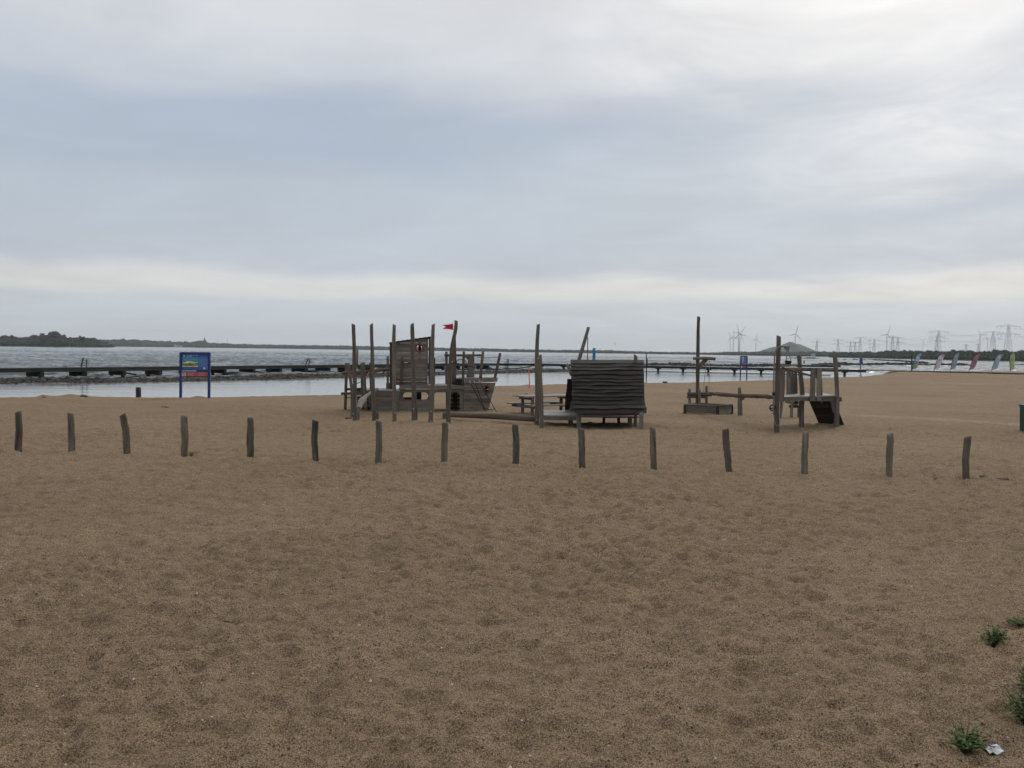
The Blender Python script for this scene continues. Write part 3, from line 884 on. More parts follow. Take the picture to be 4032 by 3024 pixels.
PY = [(3215, 1343, [(1347, 22), (1364, 24)], 2500, 'faint pylon beside the right foot of the hill'),
      (3299, 1334, [(1339, 22), (1354, 23)], 2350, 'faint pylon second from left of the pylon line'),
      (3348, 1345, [(1347, 20), (1364, 20)], 2600, 'faint small pylon third from left of the pylon line'),
      (3367, 1346, [(1350, 15), (1364, 16)], 2900, 'smallest faint pylon between two larger ones left of centre'),
      (3386, 1327, [(1331, 26), (1348, 26)], 2200, 'pylon with broad arms above the smaller cluster on the left'),
      (3441, 1335, [(1339, 24), (1355, 24), (1367, 20)], 2350, 'three-armed pylon left of the tall turbine'),
      (3513, 1321, [(1328, 30), (1348, 36)], 1950, 'dark pylon standing right beside the tall turbine'),
      (3534, 1327, [(1331, 27), (1350, 28)], 2100, 'pylon close right of the dark pylon beside the turbine'),
      (3687, 1320, [(1324, 32), (1344, 34)], 2100, 'pylon half hidden behind the tall twin-armed pylon'),
      (3694, 1299, [(1307, 40), (1331, 40)], 1750, 'tall twin-armed pylon standing alone right of centre'),
      (3803, 1354, [(1359, 11)], 3000, 'tiny single-armed pylon between the tall pylons'),
      (3851, 1352, [(1356, 11)], 3000, 'tiny single-armed pylon left of the large turbine'),
      (3908, 1303, [(1309, 40), (1333, 39)], 1750, 'tall pylon second from the right edge'),
      (3968, 1276, [(1285, 51), (1316, 49)], 1420, 'tallest nearest pylon at the right edge')]
TP = [pylon(*a, rot=random.uniform(-0.15, 0.15)) for a in PY]
def wires(a, b, idx, label):
    t = thing('power_line', tuple(TP[a][0]), label, 'power line', 'power lines between the pylons')
    for i in idx:
        p, q = TP[a][i], TP[b][i]
        rope('wire', sag(p, q, 7.0, 13), 0.075, M['pylon'], t, step=25)
wires(13, 12, (0, 2, 3, 4, 6, 7), 'power line strung between the two rightmost pylons')
wires(12, 9, (0, 1, 3, 4, 5, 7), 'power line crossing from the right pylons to the tall lone pylon')
wires(9, 7, (0, 1, 3, 4, 6, 7), 'power line from the tall lone pylon to the turbine cluster')
wires(7, 4, (0, 3, 4, 7), 'power line from the cluster to the left pylons')
wires(4, 1, (0, 3, 4, 7), 'power line at the left end of the pylon row')
def wire_out():
    t = thing('power_line', tuple(TP[13][0]), 'power line leaving the tallest pylon beyond the right edge', 'power line', 'power lines between the pylons')
    for i in (1, 3, 5, 7):
        p = TP[13][i]
        rope('wire', sag(p, p + Vector((260, -330, -3)), 7.0, 13), 0.10, M['pylon'], t, step=25)
wire_out()

# thin mast and church, houses on the far shore
def far_mast(px, top, d, label):
    p = at(px, 1365, d)
    h = at(px, top, d).z
    t = thing('radio_mast', (p.x, d, 1), label, 'mast')
    log('mast_pole', [Vector((p.x, d, 0)), Vector((p.x, d, h))], [0.7, 0.35], M['pylon'], t, seg=6, step=10, rough=0)
    beam('mast_arm', Vector((p.x - 3, d, h * 0.97)), Vector((p.x + 3, d, h * 0.97)), 0.5, 0.5, M['pylon'], t)
far_mast(857, 1334, 3000, 'faint thin mast right of the church tower')
far_mast(896, 1332, 3000, 'faint thin mast further right of the church tower')
far_mast(3918, 1336, 2000, 'slender pole between the two rightmost pylons')
M['brick'] = plain('far_brick', (0.10, 0.075, 0.06), 0.9)
M['slate'] = plain('far_slate', (0.05, 0.055, 0.06), 0.7)
M['render_white'] = plain('white_render', (0.42, 0.42, 0.41), 0.8)
M['glass'] = plain('window_dark', (0.03, 0.035, 0.04), 0.2)
M['rooftile'] = plain('grey_roof_tile', (0.22, 0.20, 0.19), 0.8)
def church():
    d = 2620
    p = at(806, 1345, d)
    t = thing('church_tower', (p.x, d, 1), 'dark church tower with lantern spire above the far wood', 'church tower')
    zt = at(806, 1341, d).z
    beam('tower_wall', Vector((p.x, d, 0)), Vector((p.x, d, zt)), 8.5, 8.5, M['brick'], t)
    log('tower_roof', [Vector((p.x, d, zt)), Vector((p.x, d, zt + 2.0)), Vector((p.x, d, zt + 4))], [4.6, 3.2, 1.8], M['slate'], t, seg=8, step=1, rough=0)
    log('lantern', [Vector((p.x, d, zt + 3.5)), Vector((p.x, d, zt + 7))], [1.7, 1.5], M['brick'], t, seg=8, step=1, rough=0)
    log('spire', [Vector((p.x, d, zt + 7)), Vector((p.x, d, zt + 8.5)), Vector((p.x, d, zt + 14))], [1.9, 0.8, 0.15], M['slate'], t, seg=8, step=1, rough=0)
    for s in (-2, 2):
        beam('window', Vector((p.x + s, d - 4.4, zt - 5)), Vector((p.x + s, d - 4.4, zt - 1.5)), 1.2, 0.4, M['glass'], t, up=Vector((0, 1, 0)))
    # nave
    beam('nave_wall', Vector((p.x - 22, d + 3, zt * 0.42)), Vector((p.x - 4, d + 3, zt * 0.42)), 9, zt * 0.8, M['brick'], t)
    V = [(p.x - 22.3, d - 2, zt * 0.82), (p.x - 4, d - 2, zt * 0.82), (p.x - 4, d + 8, zt * 0.82), (p.x - 22.3, d + 8, zt * 0.82), (p.x - 22.3, d + 3, zt * 1.0), (p.x - 4, d + 3, zt * 1.0)]
    mk('nave_roof', V, [(0, 1, 5, 4), (1, 2, 5), (2, 3, 4, 5), (3, 0, 4), (3, 2, 1, 0)], M['slate'], t)
church()
def house(px, d, w, h, dep, label, roof, z0=0.9):
    p = at(px, 1362, d)
    t = thing('shore_house', (p.x, d, z0), label, 'house', 'small white buildings on the far shore')
    beam('wall', Vector((p.x - w / 2, d, z0 + h / 2 - 0.5)), Vector((p.x + w / 2, d, z0 + h / 2 - 0.5)), dep, h + 1, M['render_white'], t)
    V = [(p.x - w / 2 - .3, d - dep / 2 - .4, z0 + h), (p.x + w / 2 + .3, d - dep / 2 - .4, z0 + h), (p.x + w / 2 + .3, d + dep / 2 + .4, z0 + h), (p.x - w / 2 - .3, d + dep / 2 + .4, z0 + h), (p.x - w / 2 - .3, d, z0 + h + roof), (p.x + w / 2 + .3, d, z0 + h + roof)]
    mk('roof', V, [(0, 1, 5, 4), (1, 2, 5), (2, 3, 4, 5), (3, 0, 4), (3, 2, 1, 0)], M['rooftile'], t)
    n = max(2, int(w / 3))
    for i in range(n):
        x = p.x - w / 2 + w * (i + 0.5) / n
        beam('window', Vector((x, d - dep / 2 - 0.03, z0 + h * 0.45)), Vector((x, d - dep / 2 - 0.03, z0 + h * 0.75)), 1.0, 0.1, M['glass'], t, up=Vector((0, 1, 0)))
house(690, 2560, 6, 6, 5, 'tall narrow white house among the far trees', 2.0)
house(703, 2555, 9, 3.5, 5, 'long low white house beside the tall narrow one', 1.6)
house(714, 2550, 4, 4, 4, 'small white cottage right of the long low house', 1.2)
house(3203, 1270, 5.0, 2.6, 4, 'small white hut at the water below the hill', 0.9)

# ------------------------------------------------------------------ stone banks
STV = []
def stone_variants():
    for k in range(7):
        v, f = ICO1
        s = v * (1 + RNG.normal(0, 0.16, (len(v), 1))) * np.array([1.0, RNG.uniform(0.6, 1), RNG.uniform(0.5, 0.8)])
        # flatten two sides for a broken look
        for q in range(4):
            n_ = RNG.normal(0, 1, 3); n_ /= np.linalg.norm(n_)
            dd = s @ n_
            lim = 0.62
            s = s - np.outer(np.maximum(dd - lim, 0), n_)
        STV.append((s, f))
stone_variants()
def stone_bank(name, path, width, height, size, n, keep, m, label, cat):
    """path: world points along the water line; stones heaped round it"""
    P = np.array([(p.x, p.y) for p in path])
    seg = np.linalg.norm(np.diff(P, axis=0), axis=1); T = np.concatenate([[0], np.cumsum(seg)])
    t = thing(name, (P[0, 0], P[0, 1], -0.3), label, cat)
    meshes = []
    for s, f in STV:
        me = bpy.data.meshes.new('stone')
        me.from_pydata(s.tolist(), [], f.tolist()); me.materials.append(m); meshes.append(me)
    items = []
    for k in range(n):
        q = RNG.uniform(0, T[-1])
        x = np.interp(q, T, P[:, 0]); y = np.interp(q, T, P[:, 1])
        i = min(len(seg) - 1, int(np.searchsorted(T, q) - 1)); i = max(i, 0)
        d = (P[i + 1] - P[i]) / seg[i]; nrm = np.array([-d[1], d[0]])
        u = RNG.uniform(-1, 1)
        endf = min(1, min(q, T[-1] - q) / 4 + 0.3)
        z = height * (1 - abs(u) ** 1.6) * RNG.uniform(0.35, 1.0) * endf * (0.75 + 0.6 * float(vnoise(np.array(q * 0.22), np.array(1.0), 5)) + 0.3) - 0.05
        r_ = size * RNG.uniform(0.5, 1.4)
        c = np.array([x, y]) + nrm * u * width / 2
        items.append((r_ / math.hypot(*c), c[0], c[1], z, r_))
    items.sort(reverse=True)
    rest = Cloud()
    for k, (_, x, y, z, r_) in enumerate(items):
        if k < keep:
            o = bpy.data.objects.new('stone', random.choice(meshes))
            COL.objects.link(o)
            o.parent = t
            o.location = Vector((x, y, z)) - ORG[t.name]
            o.rotation_euler = (random.uniform(-.5, .5), random.uniform(-.5, .5), random.uniform(0, 6.28))
            o.scale = (r_, r_, r_)
        else:
            v, f = random.choice(STV)
            a = random.uniform(0, 6.28); ca, sa = math.cos(a), math.sin(a)
            vv = v * r_
            rest.add(np.stack([vv[:, 0] * ca - vv[:, 1] * sa + x, vv[:, 0] * sa + vv[:, 1] * ca + y, vv[:, 2] + z], 1), f)
    # core of the heap
    V, F = [], []
    for i in range(len(P)):
        d = P[min(i + 1, len(P) - 1)] - P[max(i - 1, 0)]; d = d / np.linalg.norm(d); nrm = np.array([-d[1], d[0]])
        e = 0.3 if i in (0, len(P) - 1) else 1.0
        for u, z in ((-1, -0.3), (-0.5, height * 0.40 * e), (0, height * 0.55 * e), (0.5, height * 0.40 * e), (1, -0.3)):
            c = P[i] + nrm * u * width / 2
            V.append((c[0], c[1], z))
    for i in range(len(P) - 1):
        for j in range(4):
            F.append((i * 5 + j, i * 5 + j + 1, (i + 1) * 5 + j + 1, (i + 1) * 5 + j))
    mk('rubble_core', V, F, M['stonedark'], t)
    r = rest.build('rubble', m, t)
    r['kind'] = 'stuff'
bk = [onz(x, y, 0.0) for x, y in ((-400, 1512), (0, 1507), (350, 1504), (700, 1497.5), (1050, 1490), (1400, 1481.5), (1700, 1473.5), (1960, 1467), (2250, 1461))]
stone_bank('stone_breakwater', bk, 3.6, 0.25, 0.18, 6000, 300, M['stone'], 'long low bank of grey-brown stones between the lagoon and the pier', 'breakwater')
bk = [onz(x, y, 0.0) for x, y in ((2545, 1438), (2600, 1440), (2700, 1441), (2850, 1443), (3000, 1444), (3130, 1443))]
stone_bank('stone_breakwater', bk, 4.5, 0.46, 0.30, 1300, 160, M['stonedark'], 'dark ragged stone bank behind the right part of the boardwalk', 'breakwater')
bk = [onz(x, y, 0.0) for x, y in ((3215, 1438), (3330, 1439), (3480, 1439), (3600, 1439), (3810, 1440))]
stone_bank('stone_breakwater', bk, 5.0, 0.55, 0.38, 1300, 120, M['stonedark'], 'dark stone bank ending near the maroon flag', 'breakwater')
bk = [onz(x, y, 0.0) for x, y in ((3300, 1416), (3440, 1418), (3540, 1423), (3640, 1431))]
stone_bank('stone_breakwater', bk, 5.0, 0.5, 0.42, 700, 60, M['stonedark'], 'thin dark stone spit slanting behind the third stone bank', 'breakwater')
bk = [onz(x, y, 0.0) for x, y in ((3100, 1411), (3160, 1412), (3215, 1412))]
stone_bank('stone_breakwater', bk, 6.0, 0.5, 0.6, 150, 0, M['stonedark'], 'small dark islet of stones in the water below the white hut', 'islet')
bk = [onz(x, y, 0.0) for x, y in ((4000, 1437), (4060, 1438), (4200, 1440))]
stone_bank('stone_breakwater', bk, 4.0, 0.3, 0.4, 120, 0, M['stonedark'], 'low dark stone strip in the water at the right edge', 'breakwater')

# ------------------------------------------------------------------ boardwalk pier
def pier():
    h = 0.76                                    # deck top above the lake
    A = [onz(x, y, h) for x, y in ((-500, 1456), (0, 1451), (350, 1448), (700, 1444), (1050, 1440), (1400, 1436), (1700, 1433), (1930, 1432))]
    B = [onz(x, y, h) for x, y in ((2120, 1432), (2400, 1438), (2640, 1443), (3000, 1448), (3240, 1453), (3440, 1458.5))]
    # straighten each arm (least squares in plan)
    def fit(P):
        x = np.array([p.x for p in P]); y = np.array([p.y for p in P])
        k = np.polyfit(x, y, 1)
        return [Vector((p.x, float(np.polyval(k, p.x)), h)) for p in P]
    A = fit(A); B = fit(B)
    t = thing('boardwalk_pier', (A[0].x, A[0].y, -0.5), 'long low timber boardwalk on piles crossing the water', 'pier')
    def arm(P, width, spacing, style):
        a, b = P[0], P[-1]
        d = (b - a).normalized(); s = Vector((d.y, -d.x, 0))      # s points towards the viewer side
        if s.y > 0: s = -s
        L = (b - a).length
        # deck boards joined per bay, fascia each side
        n = int(L / spacing)
        for side in (1, -1):
            o_ = s * (side * (width / 2))
            nb = max(1, int(L / 10))
            for i in range(nb):
                p, q = a + d * (L * i / nb + 0.01), a + d * (L * (i + 1) / nb - 0.01)
                beam('fascia_beam', p + o_ + Vector((0, 0, -0.16)), q + o_ + Vector((0, 0, -0.16)), 0.09, 0.24, M['pierdeck'] if style == 0 else M['pier'], t)
        faces = []
        m_ = int(L / 0.16)
        for i in range(m_):
            c = a + d * (L * (i + 0.5) / m_)
            faces += beamf(c - s * (width / 2 + 0.06) + Vector((0, 0, random.uniform(-.004, .004))), c + s * (width / 2 + 0.06), 0.145, 0.045)
        V, F, gr = flat(faces)
        dk = mk('deck_board', V, F, M['pierdeck'], t, gr)
        dk['kind'] = 'stuff'
        for i in range(n + 1):
            c = a + d * min(L - 0.3, i * spacing + 0.4)
            if style == 0:
                for side in (1, -1):
                    p = c + s * (side * (width / 2 - 0.18))
                    log('pile', [Vector((p.x, p.y, -0.9)), Vector((p.x, p.y, h - 0.1))], [0.15, 0.15], M['pier'], t, seg=8, step=0.5)
                beam('cross_beam', c - s * (width / 2 + 0.05) + Vector((0, 0, -0.46)), c + s * (width / 2 + 0.05) + Vector((0, 0, -0.46)), 0.30, 0.34, M['pier'], t)
                if i % 4 == 1:
                    beam('diagonal_brace', c - s * (width / 2 - 0.2) + Vector((0, 0, -0.30)), c + d * 1.3 + s * (width / 2 - 0.3) + Vector((0, 0, -0.62)), 0.07, 0.12, M['pier'], t)
            else:
                p = c
                log('pile', [Vector((p.x, p.y, -0.9)), Vector((p.x, p.y, h - 0.2))], [0.17, 0.16], M['pier'], t, seg=8, step=0.5)
                beam('pile_cap', c - d * 0.36 + Vector((0, 0, -0.33)), c + d * 0.36 + Vector((0, 0, -0.33)), 0.3, 0.14, M['pier'], t)
        return a, b, d, s
    a0 = arm(A, 1.9, 3.35, 0)
    a1 = arm(B, 1.5, 3.35, 1)
    # knee joining the two arms
    p, q = A[-1], B[0]
    beam('knee_deck', p + Vector((0, 0, -0.005)), q + Vector((0, 0, -0.005)), 1.7, 0.05, M['pierdeck'], t)
    for o_ in (-0.8, 0.8):
        beam('fascia_beam', p + Vector((0, o_, -0.16)), q + Vector((0, o_, -0.16)), 0.09, 0.24, M['pierdeck'], t)
    # low water pipe / chain below the right arm
    rope('mooring_pipe', [B[0] + Vector((0, -1.2, -0.70)), B[-2] + Vector((0, -1.2, -0.70))], 0.045, M['pier'], t, step=3)
    # landward end lying on the sand
    e0 = B[-1]
    e = [gp(x, y) for x, y in ((3530, 1463), (3620, 1464.5), (3700, 1466.5), (3850, 1470), (4040, 1475), (4300, 1482))]
    e = [Vector((e0.x, e0.y, h))] + [Vector((v.x, v.y, tz(v.x, v.y) + 0.10)) for v in e]
    for i in range(len(e) - 1):
        beam('path_board', e[i], e[i + 1], 0.8, 0.14, M['pier'], t)
    return A, B
PA, PB = pier()

def ladder(px, base, top, lean, label, d_off=0.0):
    """slanted swim ladder: two rails with long rungs, standing at the pier"""
    a = np.array([p.x for p in PA]); b = np.array([p.y for p in PA])
    # depth of the pier at this column
    best = min(((abs((at(px, 1440, p.y)).x - p.x), p) for p in [PA[0].lerp(PA[-1], k / 400) for k in range(401)]), key=lambda q: q[0])[1]
    Y = best.y + d_off
    b0 = at(px, base, Y); b1 = at(px + lean, top, Y)
    t = thing('swim_ladder', (b0.x, Y, b0.z), label, 'ladder', 'slanted ladders on the pier')
    beam('rail', b0, b1, 0.10, 0.09, M['plank'], t)
    beam('rail', b0 + Vector((0.30, 0.5, 0)), b1 + Vector((0.06, 0.4, -0.12)), 0.08, 0.07, M['plank'], t)
    for k in range(6):
        p = b0.lerp(b1, 0.12 + 0.15 * k)
        w = 0.85 - 0.07 * k
        beam('rung', p + Vector((-w * 0.6, 0.05 if k % 2 else 0.3, 0.02)), p + Vector((w * 0.6, 0.4, 0)), 0.09, 0.045, M['plank'], t)
ladder(312, 1481, 1409, 16, 'slanted wooden ladder on the pier left of the big blue sign', 0.6)
ladder(1192, 1463, 1409, 23, 'slanted wooden ladder on the pier right of the big blue sign', 0.6)
ladder(1990, 1452, 1411, 10, 'small slanted ladder on the pier above the ship bow', 0.6)

def water_post(px, base, top, w, label, z=0.0):
    p = onz(px, base, z)
    h = at(px, top, p.y)
    r = w / 2 * p.y / FPX
    o = log('mooring_post', [Vector((p.x, p.y, -1.0)), Vector((p.x, p.y, 0.3)), h], [r * 1.05, r, r * 0.9], M['pier'], loc=(p.x, p.y, -0.3), seg=8, step=0.4, rough=0.04)
    tag(o, label, 'post', 'posts standing in the water')
water_post(2545, 1486, 1394, 4.0, 'tall thin dark post standing in the water right of the hut')
water_post(2548, 1443, 1411, 4.5, 'short dark post just right of the tall thin post in the water')
water_post(3166, 1436, 1420, 5, 'small dark post with a knob in the water behind the tower', 0)
water_post(3590, 1460, 1396, 5, 'dark upright pole beside the leftmost beach flag', 0.1)
for px, b, tp, lb in ((3540, 1424, 1416, 'small post on the thin stone spit, leftmost'), (3550, 1425, 1418, 'small post on the thin stone spit, second'), (3568, 1428, 1418, 'small post on the thin stone spit near the leftmost flag'), (3622, 1433, 1424, 'small post between the first two flags'), (3808, 1439, 1430, 'small post at the end of the third stone bank')):
    water_post(px, b, tp, 3, lb)

# ------------------------------------------------------------------ front row of posts
POSTS = [((39, 890), (40, 978)), ((153, 892), (157, 978)), ((265, 895), (274, 981)), ((397, 898), (398, 986)), ((541, 902), (540, 990)), ((681, 908), (682, 994)), ((818, 908), (817, 998)), ((962, 912), (959, 1000)),
         ((1113, 917), (1113, 1002)), ((1256, 926), (1259, 1010)), ((1409, 923), (1413, 1012)), ((1567, 927), (1574, 1018)), ((1740, 933), (1737, 1024)), ((1922, 937), (1922, 1030)), ((2090, 943), (2088, 1037))]
ORDN = ['leftmost', 'second from left', 'third from left, kinked rightwards', 'fourth from left, small weed beside it', 'fifth from left', 'sixth from left', 'seventh from left, below the ship', 'eighth from left, below the flag pole', 'ninth from left, thin weeds round its foot', 'tenth from left, in front of the hut', 'fifth from right', 'fourth from right, leaning left', 'third from right', 'second from right', 'rightmost, dark wood scraps beside it']
for k, ((tx, ty), (bx, by)) in enumerate(POSTS):
    s = 1.8228
    b = gp(bx * s, by * s)
    tp = at(tx * s, ty * s, b.y + random.uniform(-0.04, 0.04))
    r = 12.4 * b.y / FPX
    mid = b.lerp(tp, 0.5) + Vector((random.uniform(-.02, .02), 0, 0))
    if k == 2: mid = b.lerp(tp, 0.55) + Vector((0.035, 0, 0))
    lowp = b - (tp - b).normalized() * 0.35
    o = log('wooden_post', [lowp, b, mid, tp], [r * 1.02, r * 1.0, r * random.uniform(0.95, 1.1), r * random.uniform(0.9, 1.05)], M['post'], loc=b, seg=14, step=0.05, rough=0.085, bend=0.014, cut=random.uniform(-0.02, 0.02))
    tag(o, 'short weathered wooden post in the front row, ' + ORDN[k], 'post', 'front row of short posts')

# ------------------------------------------------------------------ play ship
z1 = lambda x, y, Y: at(1300 + 0.31645 * x, 1220 + 0.31645 * y, Y)
z2 = lambda x, y, Y: at(1950 + 0.31645 * x, 1220 + 0.31645 * y, Y)
z3 = lambda x, y, Y: at(2620 + 0.36166 * x, 1200 + 0.36166 * y, Y)
z5 = lambda x, y, Y: at(3000 + 0.22307 * x, 1330 + 0.22307 * y, Y)
K1 = 0.31645 / FPX      # metres per zoom pixel and metre of depth

def arc(cx, cy, rx, ry, a0, a1, n=9):
    return [(cx + rx * math.cos(R(a0 + (a1 - a0) * i / (n - 1))), cy + ry * math.sin(R(a0 + (a1 - a0) * i / (n - 1)))) for i in range(n)]

def ship():
    Y0, DW = 31.0, 1.7
    Y1 = Y0 + DW
    base = z1(1000, 1266, Y0)
    t = thing('play_ship', base, 'grey wooden play ship with cabin, bow and red portholes', 'play ship')
    # --- stern hull: rub rail, planks with slanted stern edge
    prism('rub_rail', [(250, 1004), (868, 1012), (868, 1062), (335, 1062)], z1, Y0 - 0.04, 0.05, M['plank'], t)
    rows = [(1063, 1118), (1120, 1188), (1190, 1266)]
    for a, b in rows:
        xa = 470 + (a - 1065) * 0.15; xb = 470 + (b - 1065) * 0.15
        prism('hull_plank', [(xa, a), (858, a + 1), (858, b), (xb, b)], z1, Y0 + random.uniform(0, .008), 0.04, M['plank'], t)
    # panel with the oval window: upper and lower half, then boards below
    up_ = [(860, 1014), (1238, 1014), (1238, 1071), (1220, 1071)] + arc(1176, 1071, 44, 44, 0, -90) + arc(950, 1071, 45, 44, -90, -180) + [(905, 1071), (860, 1071)]
    lo_ = [(860, 1072), (905, 1072)] + arc(950, 1072, 45, 44, 180, 90) + arc(1176, 1072, 44, 44, 90, 0) + [(1220, 1072), (1238, 1072), (1238, 1128), (860, 1128)]
    prism('window_panel', up_, z1, Y0 + 0.004, 0.04, M['plank'], t)
    prism('window_panel', lo_, z1, Y0 + 0.006, 0.04, M['plank'], t)
    for a, b in ((1130, 1196), (1198, 1267)):
        rect('hull_plank', 860, a, 1240, b, z1, Y0 + random.uniform(0, .008), 0.04, M['plank'], t)
    # arch panel round the doorway
    prism('door_panel', [(1241, 1014), (1672, 1014), (1672, 1062), (1612, 1062)] + arc(1578, 1062, 34, 36, 0, -90, 6) + arc(1330, 1062, 36, 36, -90, -180, 6) + [(1294, 1062), (1241, 1062)], z1, Y0 + 0.003, 0.05, M['plank'], t)
    rect('door_panel', 1241, 1063, 1294, 1267, z1, Y0 + 0.002, 0.05, M['plank'], t)
    rect('door_panel', 1612, 1063, 1664, 1258, z1, Y0 + 0.004, 0.05, M['plank'], t)
    # long deck edge boards
    prism('deck_edge', [(862, 944), (1672, 946), (1672, 986), (856, 984)], z1, Y0 - 0.05, 0.05, M['plank'], t)
    rect('deck_edge', 862, 988, 1668, 1012, z1, Y0 - 0.02, 0.05, M['plank'], t)
    # keel board
    rect('keel_board', 940, 1266, 1660, 1276, z1, Y0 + 0.1, 1.3, M['darkwood'], t)
    # decks as separate boards running across the ship
    zd = z1(1200, 940, Y0).z
    def deck(xa, xb, z, n, y0=Y0 - 0.04, y1=Y1):
        for i in range(n):
            a = y0 + (y1 - y0) * i / n + 0.004; b = y0 + (y1 - y0) * (i + 1) / n - 0.004
            beam('deck_plank', Vector((xa, (a + b) / 2, z)), Vector((xb, (a + b) / 2, z)), b - a, 0.035, M['deckwood'], t)
    deck(z1(858, 940, Y0).x, z1(1668, 940, Y0).x, zd - 0.01, 10)
    deck(z1(250, 1002, Y0).x, z1(868, 1002, Y0).x, z1(600, 1002, Y0).z - 0.01, 10)
    # --- bow
    Yb = lambda x: Y0 - 0.03 + max(0, (x - 1672)) / 410 * 1.0
    prism('gunwale', [(1672, 850), (2086, 842), (2078, 896), (1672, 909)], z1, lambda x: Yb(x) - 0.05, 0.06, M['plank'], t)
    ys = [906, 952, 992, 1046, 1098, 1150, 1200, 1252]
    cx, cy, rx, ry = 1945, 992, 30, 46
    xr = lambda y: 2062 - (y - 900) * 0.275
    for a, b in zip(ys[:-1], ys[1:]):
        a1, b1 = a + 1, b - 1
        if a == 952:
            poly = [(1666, a1), (xr(a1), a1 - 6), (xr(b1), b1), (cx + rx, b1)] + arc(cx, b1, rx, ry - 6, 0, -180, 11) + [(1666, b1)]
        elif a == 992:
            poly = [(1666, a1), (cx - rx, a1)] + arc(cx, a1, rx, ry, 180, 0, 11) + [(xr(a1), a1), (xr(b1), b1), (1666, b1)]
        else:
            poly = [(1666, a1), (xr(a1), a1), (xr(b1), b1), (1664, b1)]
        prism('bow_plank', poly, z1, Yb, 0.04, M['plank'], t)
    c = z1(cx, cy, Yb(cx) - 0.02)
    ringmesh(c, 37 * K1 * 31.7, 50 * K1 * 31.7, 0.035, M['porthole'], 'porthole_ring', t)
    # far side of bow and hull
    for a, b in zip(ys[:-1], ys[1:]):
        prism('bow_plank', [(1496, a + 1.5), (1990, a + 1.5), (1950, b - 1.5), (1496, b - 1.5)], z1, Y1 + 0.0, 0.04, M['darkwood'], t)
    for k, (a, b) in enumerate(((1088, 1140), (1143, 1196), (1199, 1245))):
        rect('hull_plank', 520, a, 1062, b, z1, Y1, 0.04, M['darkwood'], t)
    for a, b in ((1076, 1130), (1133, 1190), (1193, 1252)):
        rect('hull_plank', 335, a, 518, b, z1, Y1 - 0.4, 0.04, M['darkwood'], t)  # dark boards added to stand for the shadowed interior under the stern
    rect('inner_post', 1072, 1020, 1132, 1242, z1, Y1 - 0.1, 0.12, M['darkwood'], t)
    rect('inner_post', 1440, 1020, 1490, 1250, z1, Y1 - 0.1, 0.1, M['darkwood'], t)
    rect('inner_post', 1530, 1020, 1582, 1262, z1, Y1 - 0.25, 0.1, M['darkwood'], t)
    # stem post at the bow tip and foredeck
    zf = z1(1800, 852, Y0).z
    for i in range(9):
        a = Y0 + 0.05 + (DW - 0.05) * i / 9; b = a + (DW - 0.05) / 9 - 0.008
        xe = min(2045, 1672 + max(0.0, a - Y0 - 0.04) * 410)
        beam('deck_plank', Vector((z1(1565, 852, Y0).x, (a + b) / 2, zf - 0.02)), Vector((z1(xe, 852, Yb(xe)).x, (a + b) / 2, zf - 0.02)), b - a, 0.035, M['deckwood'], t)
    beam('stem_foot', z1(1905, 1244, 32.2), z1(1958, 1244, 32.2), 0.25, 0.10, M['plank'], t)
    rect('step_board', 1560, 854, 1670, 938, z1, Y0 + 0.25, 0.05, M['darkwood'], t)
    # --- cabin
    wl, wr = 772, 1203
    top = lambda x: 405 - (x - 772) * 0.140
    Yc = Y0 + 0.12
    ysc = [412, 475, 536, 600, 660, 716, 780, 846, 890, 938]
    px_, py_, pr = 1110, 475, 40
    prism('cabin_plank', [(wl, top(wl) + 4), (wr, top(wr) + 4), (wr, 411), (wl, 411)], z1, Yc, 0.035, M['plank'], t)
    for a, b in zip(ysc[:-1], ysc[1:]):
        a1, b1 = a + 1, b - 1
        if b == py_:
            poly = [(wl, a1), (wr, a1), (wr, b1), (px_ + pr, b1)] + arc(px_, b1, pr, pr, 0, -180, 11) + [(wl, b1)]
        elif a == py_:
            poly = [(wl, a1), (px_ - pr, a1)] + arc(px_, a1, pr, pr, 180, 0, 11) + [(wr, a1), (wr, b1), (wl, b1)]
        else:
            poly = [(wl, a1), (wr, a1), (wr, b1), (wl, b1)]
        prism('cabin_plank', poly, z1, Yc + random.uniform(-.006, .006), 0.035, M['plank'], t)
    ringmesh(z1(px_, py_, Yc - 0.01), 45 * K1 * Yc, 45 * K1 * Yc, 0.03, M['porthole'], 'porthole_ring', t)
    # side walls (vertical boards) and corner posts
    for x in (wl - 6, wr - 4):
        p = z1(x, 938, Yc)
        zt = z1(x, top(x) + 8, Yc).z
        n = 5
        for i in range(n):
            a = Yc + 0.05 + 1.25 * i / n; b = a + 1.25 / n - 0.01
            if x > 1000 and i in (1, 2):
                continue
            beam('cabin_side_board', Vector((p.x, (a + b) / 2, p.z)), Vector((p.x, (a + b) / 2, zt)), 0.03, b - a, M['darkwood'], t, up=Vector((0, 1, 0)))
    rect('corner_post', 740, 412, 771, 990, z1, Yc - 0.03, 0.1, M['darkwood'], t)
    rect('inner_post', 1098, 400, 1130, 930, z1, Yc + 1.3, 0.06, M['darkwood'], t)
    # roof of lapped shingles, sloping down to the left
    n = 9
    for i in range(n):
        xa = 728 + (1222 - 728) * i / n; xb = 728 + (1222 - 728) * (i + 1) / n + 14
        prism('roof_shingle', [(xa, top(xa) - 2), (xb, top(xb) - 10), (xb, top(xb) + 0), (xa, top(xa) + 8)], z1, Yc - 0.09, 1.55, M['shingle'], t)
